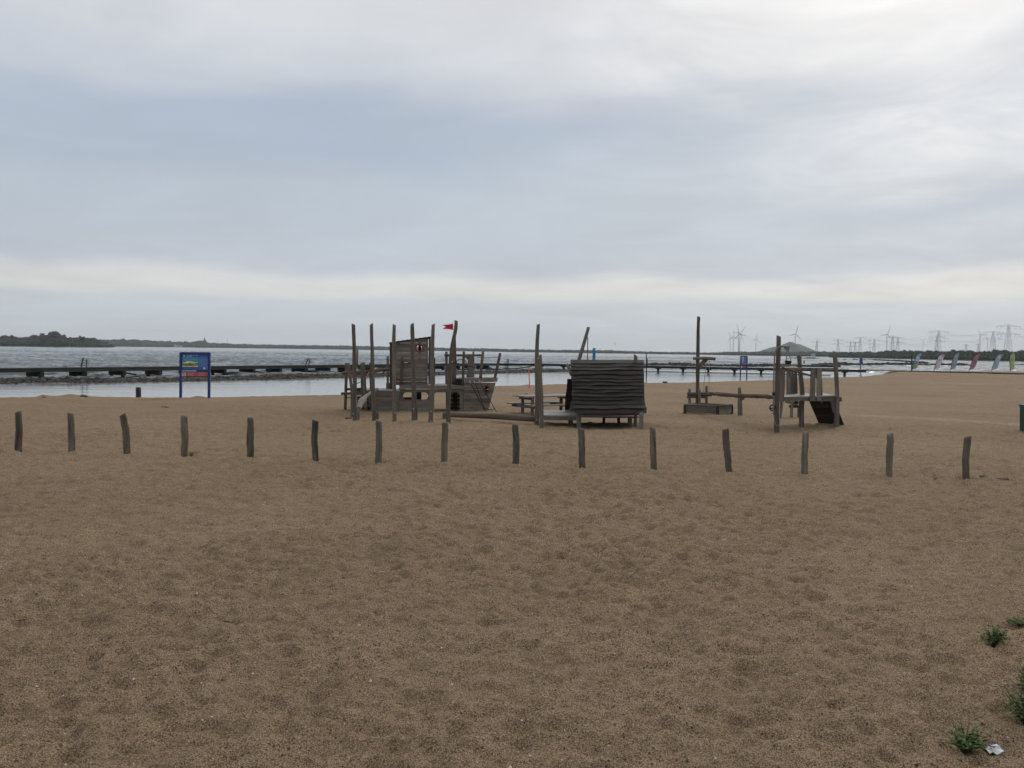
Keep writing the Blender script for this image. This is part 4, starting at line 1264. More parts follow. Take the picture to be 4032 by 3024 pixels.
    # --- posts, rails, ropes
    def upost(x0, y0, x1, y1, w, Y, m=M['plank'], nm='rail_post'):
        p, q = z1(x0, y0, Y), z1(x1, y1, Y)
        return log(nm, [p, q], [w * K1 * Y / 2 * 1.05, w * K1 * Y / 2], m, t, seg=9, step=0.15, rough=0.04, cut=random.uniform(-0.01, 0.01))
    upost(880, 940, 893, 590, 32, Y0 + 0.02, M['brown'])
    upost(718, 990, 716, 580, 30, Y1 - 0.3)
    rect('rail_block', 696, 912, 745, 990, z1, Y1 - 0.5, 0.15, M['plank'], t)
    upost(1296, 940, 1300, 592, 18, Y1 - 0.1, M['brown'])
    upost(1450, 940, 1446, 520, 34, Y1 - 0.2)
    upost(1652, 935, 1664, 520, 34, Y0 + 0.1, M['brown'])
    upost(1784, 850, 1782, 520, 26, Y1)
    upost(1870, 850, 1902, 520, 38, Y0 + 0.45, M['pole'])
    upost(2050, 848, 2117, 538, 34, Y0 + 0.95, M['plank'])
    beam('top_rail', z1(1425, 566, Y1 - 0.25), z1(1890, 566, Y0 + 0.6), 0.05, 0.08, M['plank'], t)
    prism('steering_column', [(1692, 850), (1790, 850), (1792, 580), (1672, 580), (1712, 624), (1712, 700)], z1, Y0 + 1.0, 0.22, M['plank'], t)
    log('grab_bar', [z1(1572, 660, Y1), z1(1572, 632, Y1), z1(1600, 618, Y1), z1(1670, 616, Y1), z1(1690, 632, Y1), z1(1696, 690, Y1)], [0.018] * 6, M['steel'], t, seg=6, step=0.03, rough=0)
    # mast behind the flag pole
    log('mast', [z1(1538, 930, Y0 + 0.6), z1(1544, 640, Y0 + 0.6), z1(1545, 330, Y0 + 0.6)], [0.10, 0.085, 0.055], M['pole'], t, seg=10, step=0.15, cut=0.02)
    # rope rail along the deck and on to the tall poles by the hut
    for a, b, d_ in (((905, 656), (1200, 660), 0.02), ((1205, 660), (1440, 672), 0.03), ((1445, 684), (1518, 690), 0.01)):
        rope('rope_rail', sag(z1(*a, Y0 + 0.05), z1(*b, Y0 + 0.2), d_), 0.014, M['ropered'], t)
    rope('rope_rail', sag(z1(1830, 590, Y0 + 0.6), z1(2096, 588, Y0 + 0.95), 0.02), 0.013, M['ropelight'], t)
    rope('rope_rail', sag(z1(815, 745, Y0 - 0.1), z1(880, 735, Y0), 0.01), 0.012, M['ropelight'], t)
    rope('rope_clip', [z1(912, 655, Y0 + 0.0), z1(965, 658, Y0)], 0.014, M['bolt'], t)
    # climbing net on the bow
    Ya = lambda x: Yb(x) - 0.14
    strands = [((1745, 905), (1945, 1286)), ((1804, 905), (1925, 1240)), ((1864, 900), (2086, 1298))]
    pts = []
    for (a, b) in strands:
        pa = z1(*a, Ya(a[0])); pb = z1(*b, Ya(b[0]) - 0.45)
        rope('net_rope', [pa, pa.lerp(pb, 0.5) - Vector((0, -0.05, 0.02)), pb], 0.013, M['ropedark'], t)
        rope('net_hook', [z1(a[0] - 14, a[1] - 22, Ya(a[0])), pa, z1(a[0] + 3, a[1] + 14, Ya(a[0]))], 0.014, M['bolt'], t, step=0.03)
        pts.append((pa, pb))
    for f in (0.17, 0.40, 0.64, 0.88):
        f1 = min(1, f * 1.08)
        p, q, r_ = pts[0][0].lerp(pts[0][1], f), pts[1][0].lerp(pts[1][1], f1), pts[2][0].lerp(pts[2][1], f * 0.95)
        rope('net_rung', sag(p, q, 0.03, 5), 0.013, M['ropedark'], t, step=0.05)
        rope('net_rung', sag(q, r_, 0.035, 5), 0.013, M['ropedark'], t, step=0.05)
ship()

# tall poles standing in front of the ship
def tall_pole(conv, pts, wd, label, Yb, flag=None, m='pole', cut=0.02, cat='pole', group='tall standing poles', bolts=()):
    b = conv(*pts[-1], 25)
    px = [conv(x, y, Yb) for x, y in pts][::-1]
    base = px[0]
    g0 = Vector((base.x, Yb, tz(base.x, Yb)))
    t = thing('standing_pole', g0, label, cat, group)
    rr = [w_ * K1 * Yb / 2 for w_ in wd][::-1]
    px = [Vector((base.x, Yb, g0.z - 0.4))] + px
    log('pole_shaft', px, [rr[0]] + rr, M[m], t, seg=12, step=0.09, rough=0.05, cut=cut)
    for (x, y) in bolts:
        p = conv(x, y, Yb - 0.09)
        log('bolt', [p, p + Vector((0, -0.02, 0))], [0.018, 0.014], M['bolt'], t, seg=6, step=0.01, rough=0)
    return t
def ydep(px, py):
    return gp(px, py).y
Yp = [ydep(1300 + .31645 * x, 1220 + .31645 * y) for x, y in ((308, 1380), (545, 1386), (800, 1391), (1045, 1394), (1250, 1400), (1475, 1410))]
tall_pole(z1, [(290, 178), (292, 330), (300, 480), (302, 620), (298, 760), (308, 900), (306, 1100), (306, 1380)], [44, 46, 48, 52, 52, 52, 50, 50], 'leftmost of the tall bare poles in front of the ship', Yp[0], bolts=[(286, 910), (286, 1290)])
tall_pole(z1, [(514, 176), (516, 330), (522, 480), (524, 640), (528, 800), (532, 980), (540, 1180), (545, 1386)], [40, 42, 44, 50, 52, 54, 52, 48], 'second tall bare pole from left, before the ship stern', Yp[1], cut=-0.025)
tall_pole(z1, [(797, 183), (792, 330), (794, 560), (792, 760), (796, 950), (800, 1160), (803, 1391)], [42, 46, 50, 50, 50, 52, 50], 'tall bare pole overlapping the left edge of the ship cabin', Yp[2], bolts=[(808, 1282)])
tall_pole(z1, [(1020, 172), (1022, 260), (1028, 420), (1026, 640), (1040, 800), (1042, 1000), (1040, 1200), (1046, 1394)], [40, 52, 50, 52, 54, 54, 58, 62], 'tall bare pole in front of the middle of the ship cabin', Yp[3], cut=-0.03, bolts=[(1036, 1230), (1036, 1382)])
tall_pole(z1, [(1284, 178), (1276, 330), (1270, 520), (1268, 720), (1276, 880), (1266, 1060), (1256, 1240), (1250, 1400)], [40, 44, 48, 50, 54, 54, 56, 56], 'tall bare pole right of the ship cabin', Yp[4], cut=-0.025, bolts=[(1258, 1264), (1254, 1385)])
fp = tall_pole(z1, [(1566, 132), (1566, 220), (1546, 320), (1516, 470), (1502, 650), (1488, 850), (1478, 1040), (1468, 1220), (1476, 1410)], [38, 46, 46, 52, 54, 54, 52, 54, 58], 'crooked tall pole flying a small red swallow-tailed flag', Yp[5], cut=0.01, bolts=[(1520, 648)])
prism('red_flag', [(1530, 171), (1532, 250), (1470, 240), (1394, 234), (1442, 211), (1394, 190), (1470, 182)], z1, Yp[5] - 0.01, 0.012, M['flagred'], fp)
Yh1 = ydep(1950 + .31645 * 512, 1220 + .31645 * 1425); Yh2 = ydep(1950 + .31645 * 577, 1220 + .31645 * 1472)
hp = tall_pole(z2, [(536, 180), (530, 260), (522, 400), (518, 560), (516, 800), (522, 1000), (522, 1200), (512, 1425)], [42, 44, 44, 46, 48, 54, 56, 56], 'tall bare pole standing left of the hut, taller of the pair', Yh1, cut=-0.02, bolts=[(520, 1370)])
tall_pole(z2, [(556, 562), (556, 640), (558, 800), (566, 1000), (574, 1200), (577, 1472)], [44, 52, 50, 54, 54, 54], 'shorter pole standing against the tall pole left of the hut', Yh2, cut=-0.02, bolts=[(534, 602)])

# long rope from the ship to the pole by the hut, with an orange tape hanging from it
pa, pb = z1(1524, 650, Yp[5] - 0.08), z2(498, 692, Yh1 - 0.02)
ro = rope('long_rope', sag(pa, pb, 0.16, 15), 0.013, M['ropedark'], loc=pa)
tag(ro, 'thin dark rope sagging from the flag pole to the pole by the hut', 'rope')
mp = z2(416, 702, Yh1 + 0.05)
tp_ = [mp, mp + Vector((0.004, 0, -0.2)), mp + Vector((0.018, 0, -0.42)), z2(424, 975, Yh1 + 0.05)]
V, F, gr = tube(tp_, [0.012, 0.012, 0.012, 0.022], seg=6, step=0.05, rough=0.2, flat_=0.3, bend=0.01)
tag(mk('orange_tape', V, F, M['orange'], gr=gr, loc=mp), 'thin orange tape hanging from the long rope left of the hut', 'tape')

# short stubs beside the poles
def stub(conv, x, y0, y1, w, label, Y=None):
    s_ = 0.31645 if conv is not z3 else 0.36166
    Y = Y or ydep((1300 if conv is z1 else 1950 if conv is z2 else 2620) + s_ * x, (1200 if conv is z3 else 1220) + s_ * y1)
    p, q = conv(x, y1, Y), conv(x, y0, Y)
    o = log('stub_post', [p - Vector((0, 0, .25)), p, q], [w * s_ / FPX * Y / 2] * 3, M['pole'], loc=p, seg=10, step=0.08, rough=0.05)
    tag(o, label, 'post', 'short stubs among the poles')
stub(z1, 350, 1258, 1366, 36, 'short stub beside the leftmost tall pole')
stub(z1, 588, 1270, 1386, 36, 'short stub beside the second tall pole')
stub(z1, 1078, 1200, 1392, 22, 'thin stub beside the pole in front of the cabin')

# rope-bridge frame at the stern
def stern_frame():
    YA = ydep(1300 + .31645 * 190, 1220 + .31645 * 1240); YB = ydep(1300 + .31645 * 270, 1220 + .31645 * 1342)
    b = z1(190, 1240, YA)
    t = thing('stern_climber', b, 'crooked timber climbing frame with slanting log at the ship stern', 'climbing frame')
    def p_(pts, w, Y, m='pole', nm='frame_post', sub=0.3, cut=0.0):
        P = [z1(x, y, Y) for x, y in pts]
        if sub: P = [P[0] - Vector((0, 0, sub))] + P
        log(nm, P, [w * K1 * Y / 2] * len(P), M[m], t, seg=10, step=0.12, rough=0.05, cut=cut)
    p_([(188, 1240), (196, 950), (202, 660)], 36, YA)
    p_([(270, 1342), (272, 1000), (246, 820), (224, 662)], 36, YB + 0.3)
    p_([(396, 1150), (394, 900), (388, 664)], 30, 30.7, sub=0.25)
    p_([(440, 1150), (428, 900), (410, 655)], 42, 30.4, sub=0.25)
    p_([(506, 1150), (503, 900), (498, 660)], 24, 30.6, sub=0.25)
    p_([(335, 700), (342, 478)], 26, YB + 0.4, sub=0)
    p_([(150, 788), (300, 778), (520, 765), (705, 735), (745, 735)], 40, 30.9, m='brown', nm='slanting_log', sub=0)
    p_([(440, 800), (560, 780)], 34, 31.3, m='brown', nm='slanting_log', sub=0)
    beam('seat_beam', z1(205, 988, 31.0), z1(415, 984, 31.0), 0.28, 0.08, M['darkwood'], t)
    beam('foot_beam', z1(140, 1042, 31.6), z1(250, 1040, 31.6), 0.16, 0.09, M['brown'], t)
    beam('foot_beam', z1(206, 1092, 31.4), z1(270, 1092, 30), 0.05, 0.04, M['darkwood'], t)
    rope('hand_rope', sag(z1(245, 722, 30.8), z1(510, 715, 30.8), 0.05), 0.014, M['ropered'], t)
    rope('hand_rope', sag(z1(510, 715, 30.8), z1(716, 720, 31.9), 0.03), 0.014, M['ropelight'], t)
    rope('hand_rope', sag(z1(335, 915, 30), z1(392, 888, 30.6), 0.01), 0.014, M['ropedark'], t)
    rope('hand_rope', sag(z1(490, 770, 30.6), z1(410, 880, 30.5), 0.02), 0.014, M['orange'], t)
stern_frame()
# pale forked trunk leaning against the stern
yl = 27.0
P = [z1(352, 1238, yl), z1(392, 1130, yl + 0.7), z1(440, 1085, yl + 1.5), z1(520, 1020, yl + 2.6), z1(582, 988, 30.6)]
lo_ = log('leaning_trunk', P, [62 * K1 * yl / 2, 84 * K1 * yl / 2, 56 * K1 * 28.5 / 2, 38 * K1 * 29 / 2, 40 * K1 * 30 / 2], M['pale'], loc=P[0], seg=12, step=0.09, rough=0.10)
tag(lo_, 'pale stripped tree trunk leaning up against the ship stern', 'tree trunk')

# low balance beam from ship to hut
YB0 = 26.6
P = [z1(1440, 1306, YB0), z1(1700, 1312, YB0 - 0.4), z1(2000, 1322, YB0 - 0.8), z2(250, 1345, Yh1 + 0.25), z2(490, 1358, Yh1 + 0.12)]
t = thing('balance_beam', (P[2].x, P[2].y, tz(P[2].x, P[2].y)), 'long low brown balance log between the flag pole and the hut poles', 'balance beam')
log('beam_log', P, [0.075, 0.078, 0.085, 0.085, 0.085], M['brown'], t, seg=12, step=0.15, rough=0.05)
p = z1(1438, 1306, YB0)
log('support_post', [Vector((p.x, p.y, tz(p.x, p.y) - 0.3)), p + Vector((0, 0, 0.075))], [0.11, 0.10], M['pole'], t, seg=10, step=0.08)

# ------------------------------------------------------------------ picnic table
def picnic():
    a = z2(345, 1312, 29.7)
    a.z = tz(a.x, a.y)
    d = Vector((0.83, 0.56, 0)).normalized(); s = Vector((-d.y, d.x, 0))
    t = thing('picnic_table', a, 'grey picnic table with two benches behind the pole pair', 'picnic table')
    H, HB, L = 0.66, 0.37, 2.2
    for i in range(5):
        o_ = s * (-0.34 + 0.17 * i)
        beam('table_plank', a + o_ + Vector((0, 0, H)) - d * 0.15, a + o_ + d * L + Vector((0, 0, H)), 0.163, 0.045, M['deckwood'], t)
    for q in (-1, 1):
        for i in range(2):
            o_ = s * (q * (0.62 + 0.15 * i))
            beam('bench_plank', a + o_ + Vector((0, 0, HB)) - d * 0.15, a + o_ + d * L + Vector((0, 0, HB)), 0.14, 0.045, M['deckwood'], t)
    for k in (0.12, L - 0.35):
        c = a + d * k
        beam('end_beam', c - s * 0.40 + Vector((0, 0, H - 0.07)), c + s * 0.40 + Vector((0, 0, H - 0.07)), 0.06, 0.09, M['plank'], t)
        beam('bench_support', c - s * 0.86 + Vector((0, 0, HB - 0.07)), c + s * 0.86 + Vector((0, 0, HB - 0.07)), 0.06, 0.10, M['plank'], t)
        for q in (-0.3, 0.3):
            beam('leg', c + s * q + d * 0.07 + Vector((0, 0, -0.2)), c + s * q + d * 0.07 + Vector((0, 0, H - 0.03)), 0.11, 0.11, M['plank'], t)
picnic()

# ------------------------------------------------------------------ shingled hut
def hut():
    YF = ydep(1950 + .31645 * 1040, 1220 + .31645 * 1490)
    b = z2(1040, 1490, YF)
    t = thing('shingled_hut', b, 'dark play hut on stilts clad in wavy overlapping boards', 'play hut')
    Yt = YF + 1.15
    v = [625, 661, 702, 742, 796, 851, 886, 932, 981, 1022, 1072, 1116, 1171, 1222, 1282]
    left = lambda y: float(np.interp(y, [625, 700, 850, 950, 1050, 1130, 1220, 1282], [936, 940, 950, 962, 952, 964, 978, 988]))
    right = lambda y: float(np.interp(y, [625, 690, 720, 800, 1100, 1170, 1230, 1282], [1850, 1853, 1842, 1852, 1856, 1862, 1880, 1888]))
    Yv = lambda y: float(np.interp(y, [625, 760, 950, 1150, 1282], [Yt, YF + 0.66, YF + 0.42, YF + 0.25, YF - 0.08]))
    n = 22
    rs = np.random.default_rng(3)
    for k in range(len(v) - 1):
        a, c = v[k], v[k + 1]
        ph = rs.uniform(0, 6.28, 4)
        wav = lambda s_: 5.0 * math.sin(s_ * 7 + ph[0]) + 2.8 * math.sin(s_ * 15 + ph[1]) + 1.6 * math.sin(s_ * 31 + ph[2])
        xl, xr = left((a + c) / 2), right((a + c) / 2)
        if k == 0: wav = lambda s_: 1.5 * math.sin(s_ * 9)
        tp, bt = [], []
        for i in range(n + 1):
            s_ = i / n
            x = xl + (xr - xl) * s_
            jl = rs.uniform(-1.5, 1.5)
            ya = a - (8 if k else 0); yb = c + wav(s_) + 4
            tp.append(z2(x, ya, Yv(a) + 0.015)); bt.append(z2(x + jl * 0.3, yb, Yv(c) - 0.095 - 0.015 * math.sin(s_ * 11 + ph[3])))
        th = Vector((0, 0.03, 0.012))
        faces = []
        for i in range(n):
            faces += [[tp[i], bt[i], bt[i + 1], tp[i + 1]], [tp[i] + th, tp[i + 1] + th, bt[i + 1] + th, bt[i] + th], [bt[i], bt[i] + th, bt[i + 1] + th, bt[i + 1]], [tp[i + 1], tp[i + 1] + th, tp[i] + th, tp[i]]]
        faces += [[tp[0], tp[0] + th, bt[0] + th, bt[0]], [tp[n], bt[n], bt[n] + th, tp[n] + th]]
        V, F, gr = flat(faces)
        mk('clad_board', V, F, M['shingle'], t, gr)
    # back slope, its left edges show past the front
    lx = lambda y: float(np.interp(y, [625, 855, 862, 940, 1000, 1060, 1120, 1180, 1250], [948, 946, 898, 893, 888, 878, 872, 868, 870]))
    yb = np.linspace(640, 1250, 12)
    for a, c in zip(yb[:-1], yb[1:]):
        f0 = (a - 625) / 640; f1 = (c - 625) / 640
        Ya, Yc = Yt + 0.12 + 1.15 * f0, Yt + 0.12 + 1.15 * f1
        xa = lx((a + c) / 2)
        q = [z2(xa, a + 1, Ya), z2(1835, a + 1, Ya), z2(1835, c, Yc + 0.03), z2(xa - 2, c, Yc + 0.03)]
        th = Vector((0, 0.03, 0.01))
        V, F, gr = flat([q, [p + th for p in q][::-1]] + [[q[i], q[i] + th, q[(i + 1) % 4] + th, q[(i + 1) % 4]] for i in range(4)])
        mk('clad_board', V, F, M['darkwood'], t, gr)
    # floor deck of boards and edge beams
    zt = z2(800, 1312, YF + 0.45).z
    yA, yB = YF + 0.42, YF + 2.45
    xA, xB = z2(606, 1312, YF + 0.45).x, z2(1845, 1312, YF + 0.45).x
    for i in range(9):
        a = yA + (yB - yA) * i / 9 + 0.006; c = yA + (yB - yA) * (i + 1) / 9 - 0.006
        beam('floor_board', Vector((xA, (a + c) / 2, zt - 0.02 + random.uniform(-.004, .004))), Vector((xB, (a + c) / 2, zt - 0.02)), c - a, 0.04, M['deckwood'], t)
    rect('floor_beam', 605, 1322, 1008, 1376, z2, YF + 0.44, 0.06, M['plank'], t)
    rect('floor_beam', 1070, 1284, 1850, 1312, z2, YF + 0.18, 0.08, M['brown'], t)
    beam('floor_beam', Vector((xA, yB - 0.1, zt - 0.12)), Vector((xB, yB - 0.1, zt - 0.12)), 0.08, 0.16, M['brown'], t)
    def st(x0, x1, y0, y1, Y=None, m='plank', nm='stilt'):
        Y = Y or ydep(1950 + .31645 * (x0 + x1) / 2, 1220 + .31645 * y1)
        p, q = z2((x0 + x1) / 2, y1, Y), z2((x0 + x1) / 2, y0, Y)
        w = (x1 - x0) * K1 * Y
        log(nm, [p - Vector((0, 0, .3)), p, q], [w / 2, w / 2, w / 2], M[m], t, seg=10, step=0.1, rough=0.04)
    st(1008, 1070, 1270, 1490)
    st(908, 970, 1370, 1440)
    st(1650, 1704, 1290, 1446)
    st(1724, 1766, 1290, 1472)
    st(1790, 1844, 1280, 1496)
    prism('gable_board', [(950, 1130), (985, 1130), (1000, 1262), (918, 1262)], z2, YF + 0.9, 0.05, M['plank'], t)
    # ridge post poking through the roof, crane boom with rope, strut
    prism('ridge_post', [(1730, 552), (1770, 580), (1770, 690), (1730, 680)], z2, YF + 0.95, 0.09, M['pole'], t)
    log('crane_boom', [z2(975, 860, Yt + 0.5), z2(1042, 620, Yt + 0.5), z2(1100, 430, Yt + 0.5), z2(1162, 214, Yt + 0.5)], [0.06, 0.058, 0.052, 0.046], M['pale'], t, seg=10, step=0.1, rough=0.04)
    rope('crane_rope', [z2(1150, 335, Yt + 0.45), z2(1150, 700, Yt + 0.45)], 0.012, M['ropedark'], t)
    log('strut', [z2(895, 676, Yt + 0.3), z2(950, 815, Yt + 0.1)], [0.045, 0.045], M['pole'], t, seg=9, step=0.1)
    # low bench behind, seen under the floor
    Yk = ydep(1950 + .31645 * 1440, 1220 + .31645 * 1420)
    k = thing('low_bench', z2(1440, 1420, Yk), 'low dark wooden bench seen under the hut floor', 'bench')
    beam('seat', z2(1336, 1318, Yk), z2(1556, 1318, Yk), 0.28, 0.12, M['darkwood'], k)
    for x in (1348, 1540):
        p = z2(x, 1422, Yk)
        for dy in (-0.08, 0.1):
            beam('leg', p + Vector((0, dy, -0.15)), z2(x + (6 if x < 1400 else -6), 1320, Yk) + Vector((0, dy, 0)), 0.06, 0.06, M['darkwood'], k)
hut()

# ------------------------------------------------------------------ sand crane, trough, crate
KZ3 = 0.36166 / FPX
def crane():
    Y = ydep(2620 + .36166 * 345, 1200 + .36166 * 1175)
    b = z3(350, 1170, Y)
    t = thing('sand_crane', b, 'tall timber sand crane post with cross log, ropes and winch', 'play crane')
    lg = lambda nm, pts, w, Y_, m='pole', **k: log(nm, [z3(x, y, Y_) for x, y in pts], [w_ * KZ3 * Y_ / 2 for w_ in (w if isinstance(w, (list, tuple)) else [w] * len(pts))], M[m], t, seg=10, step=0.1, **k)
    lg('crane_post', [(345, 1190), (350, 1000), (352, 700), (352, 600), (356, 350), (362, 130)], [42, 40, 42, 36, 38, 34], Y, cut=0.015)
    lg('cross_log', [(303, 586), (420, 582), (542, 590)], 34, Y - 0.08)
    prism('brace_plank', [(372, 708), (374, 640), (430, 570), (486, 572), (410, 672)], z3, Y - 0.03, 0.05, M['plank'], t)
    rope('hoist_rope', [z3(456, 612, Y - 0.05), z3(440, 700, Y - 0.05), z3(420, 842, Y - 0.05), z3(416, 960, Y)], 0.011, M['ropelight'], t)
    rope('hoist_rope', [z3(478, 606, Y - 0.05), z3(478, 925, Y - 0.05), z3(470, 980, Y)], 0.011, M['ropelight'], t)
    for x, y0, y1, w in ((262, 915, 1180, 30), (371, 920, 1180, 30), (447, 884, 1180, 28)):
        lg('winch_post', [(x, y1), (x, y0)], w, Y + 0.05 if x != 371 else Y - 0.2)
    lg('winch_roller', [(240, 970), (350, 972), (500, 974)], [36, 40, 52], Y - 0.02, rough=0.02)
    lg('winch_roller', [(234, 1004), (452, 1004)], 26, Y + 0.02)
crane()
def crate():
    Y = ydep(2620 + .36166 * 565, 1200 + .36166 * 1196)
    t = thing('sand_crate', z3(460, 1196, Y), 'low grey wooden sand crate in front of the crane', 'crate')
    zb = z3(565, 1188, Y).z; zt_ = z3(565, 1104, Y).z
    A = z3(212, 1190, Y + 0.55); Bc = z3(566, 1190, Y); C_ = z3(720, 1186, Y + 0.75)
    D = A + (C_ - Bc)
    pts = [Vector((p.x, p.y, 0)) for p in (A, Bc, C_, D)]
    for i in range(4):
        p, q = pts[i], pts[(i + 1) % 4]
        n = 2
        for k in range(n):
            z = zb + (zt_ - zb) * (k + 0.5) / n
            beam('side_board', p + Vector((0, 0, z)), q + Vector((0, 0, z)), 0.05, (zt_ - zb) / n - 0.008, M['plank'], t)
        beam('corner_block', p + Vector((0, 0, zb - 0.25)), p + Vector((0, 0, zt_ - 0.02)), 0.10, 0.10, M['darkwood'], t)
        beam('rim_board', p + Vector((0, 0, zt_ + 0.02)), q + Vector((0, 0, zt_ + 0.02)), 0.13, 0.035, M['plank'], t)
crate()
def trough():
    Y = ydep(2620 + .36166 * 812, 1200 + .36166 * 1205)
    t = thing('water_trough', z3(812, 1205, Y), 'split hollow log trough resting on a post between crane and tower', 'trough')
    log('support_post', [z3(812, 1270, Y), z3(812, 1050, Y), z3(806, 900, Y)], [0.09, 0.085, 0.055], M['pole'], t, seg=10, step=0.1, cut=0.02)
    log('peg', [z3(822, 1020, Y + 0.1), z3(846, 1022, Y - 0.15)], [0.06, 0.055], M['pole'], t, seg=9, step=0.05)
    # half pipe: outer and inner shells
    a, b = z3(516, 963, Y + 0.2), z3(1192, 1008, 24.4)
    d = (b - a).normalized(); s = d.cross(Vector((0, 0, 1))).normalized(); u = s.cross(d)
    V, F, gr = [], [], []
    n, kk = 26, 9
    rs = np.random.default_rng(9)
    for i in range(n):
        f = i / (n - 1)
        p = a.lerp(b, f) + Vector((0, 0, -0.02 * math.sin(f * 5)))
        r_ = 0.135 * (1 + 0.05 * rs.normal()) * (1.0 - 0.1 * f)
        for sh in (1.0, 0.72):
            for j in range(kk):
                th = math.pi + math.pi * j / (kk - 1)
                V.append(p + s * math.cos(th) * r_ * sh * 1.15 + u * (math.sin(th) * r_ * sh * 1.0 + 0.05))
                gr.append((f * 6, th * 0.1 * sh, 3))
    w = 2 * kk
    for i in range(n - 1):
        for j in range(kk - 1):
            F.append((i * w + j, i * w + j + 1, (i + 1) * w + j + 1, (i + 1) * w + j))
            F.append((i * w + kk + j + 1, i * w + kk + j, (i + 1) * w + kk + j, (i + 1) * w + kk + j + 1))
        for j in (0, kk - 1):
            F.append((i * w + j, i * w + kk + j, (i + 1) * w + kk + j, (i + 1) * w + j))
    for i in (0, n - 1):
        for j in range(kk - 1):
            F.append((i * w + j, i * w + j + 1, i * w + kk + j + 1, i * w + kk + j))
    mk('trough_log', V, F, M['pole'], t, gr, smooth=True)
trough()

# ------------------------------------------------------------------ climbing tower with bucket hoist
def tower():
    Y1_ = ydep(2620 + .36166 * 1215, 1200 + .36166 * 1385)
    Y2_ = ydep(2620 + .36166 * 1482, 1200 + .36166 * 1335); Y3_ = Y2_ + 0.15
    t = thing('climbing_tower', z3(1215, 1385, Y1_), 'timber play tower with platform, dark ramp and bucket hoist', 'play tower')
    def lg(nm, pts, w, Y_, m='pole', **k):
        P = [z5(x, y, Y_) for x, y in pts]
        return log(nm, P, [w_ * 0.22307 / FPX * Y_ / 2 for w_ in (w if isinstance(w, (list, tuple)) else [w] * len(pts))], M[m], t, seg=12, step=0.1, **k)
    lg('main_post', [(268, 1720), (266, 1640), (262, 1300), (272, 900), (276, 560), (290, 250), (300, -30)], [96, 96, 90, 86, 86, 80, 76], Y1_, cut=0.02)
    lg('corner_post', [(698, 1650), (698, 1580), (700, 1150), (712, 960), (680, 640), (656, 300)], [90, 90, 88, 80, 76, 78], Y2_, cut=-0.01, rough=0.07)
    lg('corner_post', [(1316, 1650), (1318, 1560), (1328, 1100), (1316, 700), (1306, 480), (1284, 290)], [94, 92, 80, 76, 74, 72], Y3_, cut=0.03, rough=0.06)
    Yr = lambda x: float(np.interp(x, [262, 1318], [Y1_ + 0.1, Y3_]))
    # platform: boards, edge beams
    A = z5(330, 1040, Y1_ + 0.35); B_ = z5(1290, 1030, Y3_ - 0.1)
    zt_ = z5(800, 1028, Yr(800)).z
    A.z = B_.z = zt_
    dep_ = Vector((0.1, 1.35, 0))
    for i in range(8):
        f0, f1 = i / 8 + 0.004, (i + 1) / 8 - 0.004
        p0, q0 = A + dep_ * f0, B_ + dep_ * f0; p1, q1 = A + dep_ * f1, B_ + dep_ * f1
        beam('platform_board', (p0 + p1) / 2 - Vector((0, 0, .02)), (q0 + q1) / 2 - Vector((0, 0, .02)), (p1 - p0).length * 0.98, 0.035, M['deckwood'], t)
    def pl(nm, poly, dy=0.0, th=0.05, m='plank', Y_=None):
        prism(nm, poly, z5, (lambda x: Yr(x) + dy) if Y_ is None else Y_, th, M[m], t)
    pl('edge_beam', [(395, 1046), (690, 1050), (705, 1072), (705, 1114), (395, 1114)], 0.0, 0.07)
    pl('edge_beam', [(706, 1030), (1290, 1034), (1290, 1122), (706, 1116)], 0.02, 0.07)
    pl('edge_beam', [(1365, 1050), (1412, 1050), (1412, 1126), (1365, 1126)], 0.06, 0.10, 'brown')
    pl('edge_beam', [(232, 1048), (312, 1048), (312, 1112), (232, 1112)], -0.12, 0.05)
    # rails
    pl('rail', [(320, 478), (480, 472), (610, 462), (604, 500), (490, 512), (322, 516)], 0.02, 0.06)
    pl('rail', [(606, 478), (1392, 486), (1392, 522), (606, 512)], 0.35, 0.06, 'shingle')
    pl('rail', [(246, 530), (700, 526), (1280, 532), (1280, 574), (700, 566), (246, 556)], 0.06, 0.05)
    pl('rail_end', [(1066, 536), (1108, 538), (1108, 552), (1066, 550)], 0.02, 0.02, 'pale')
    # standing boards
    pl('upright_board', [(318, 545), (418, 545), (412, 800), (388, 1134), (300, 1130)], 0.02, 0.05)
    for x0, x1, y0, y1 in ((436, 480, 572, 1000), (487, 526, 574, 998), (528, 570, 586, 992), (574, 632, 596, 990)):
        pl('upright_board', [(x0, y0), (x1 - 8, y0), (x1, y1), (x0 + 2, y1)], 0, 0.04, 'plank', Y2_ + 0.75)
    pl('upright_board', [(872, 536), (950, 536), (940, 1120), (846, 1120)], -0.04, 0.05)
    pl('upright_board', [(978, 528), (1062, 530), (1048, 1116), (970, 1116)], -0.03, 0.05)
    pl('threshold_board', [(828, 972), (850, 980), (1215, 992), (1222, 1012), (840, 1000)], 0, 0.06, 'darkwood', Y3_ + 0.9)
    # slanting handrail and brown pole
    log('handrail', [z5(362, 530, Y1_ - 0.1), z5(1022, 712, Y3_ - 0.25)], [0.028, 0.028], M['brown'], t, seg=9, step=0.2, rough=0.02)
    lg('pole', [(1052, 1160), (1044, 740)], [44, 42], Y3_ - 0.2, 'brown', rough=0.02)
    # ramp hanging from the platform, underside to the viewer, its shade put into the dark board colour
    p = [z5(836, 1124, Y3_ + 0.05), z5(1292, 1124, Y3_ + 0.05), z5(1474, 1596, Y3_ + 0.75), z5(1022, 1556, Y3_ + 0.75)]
    n = 8
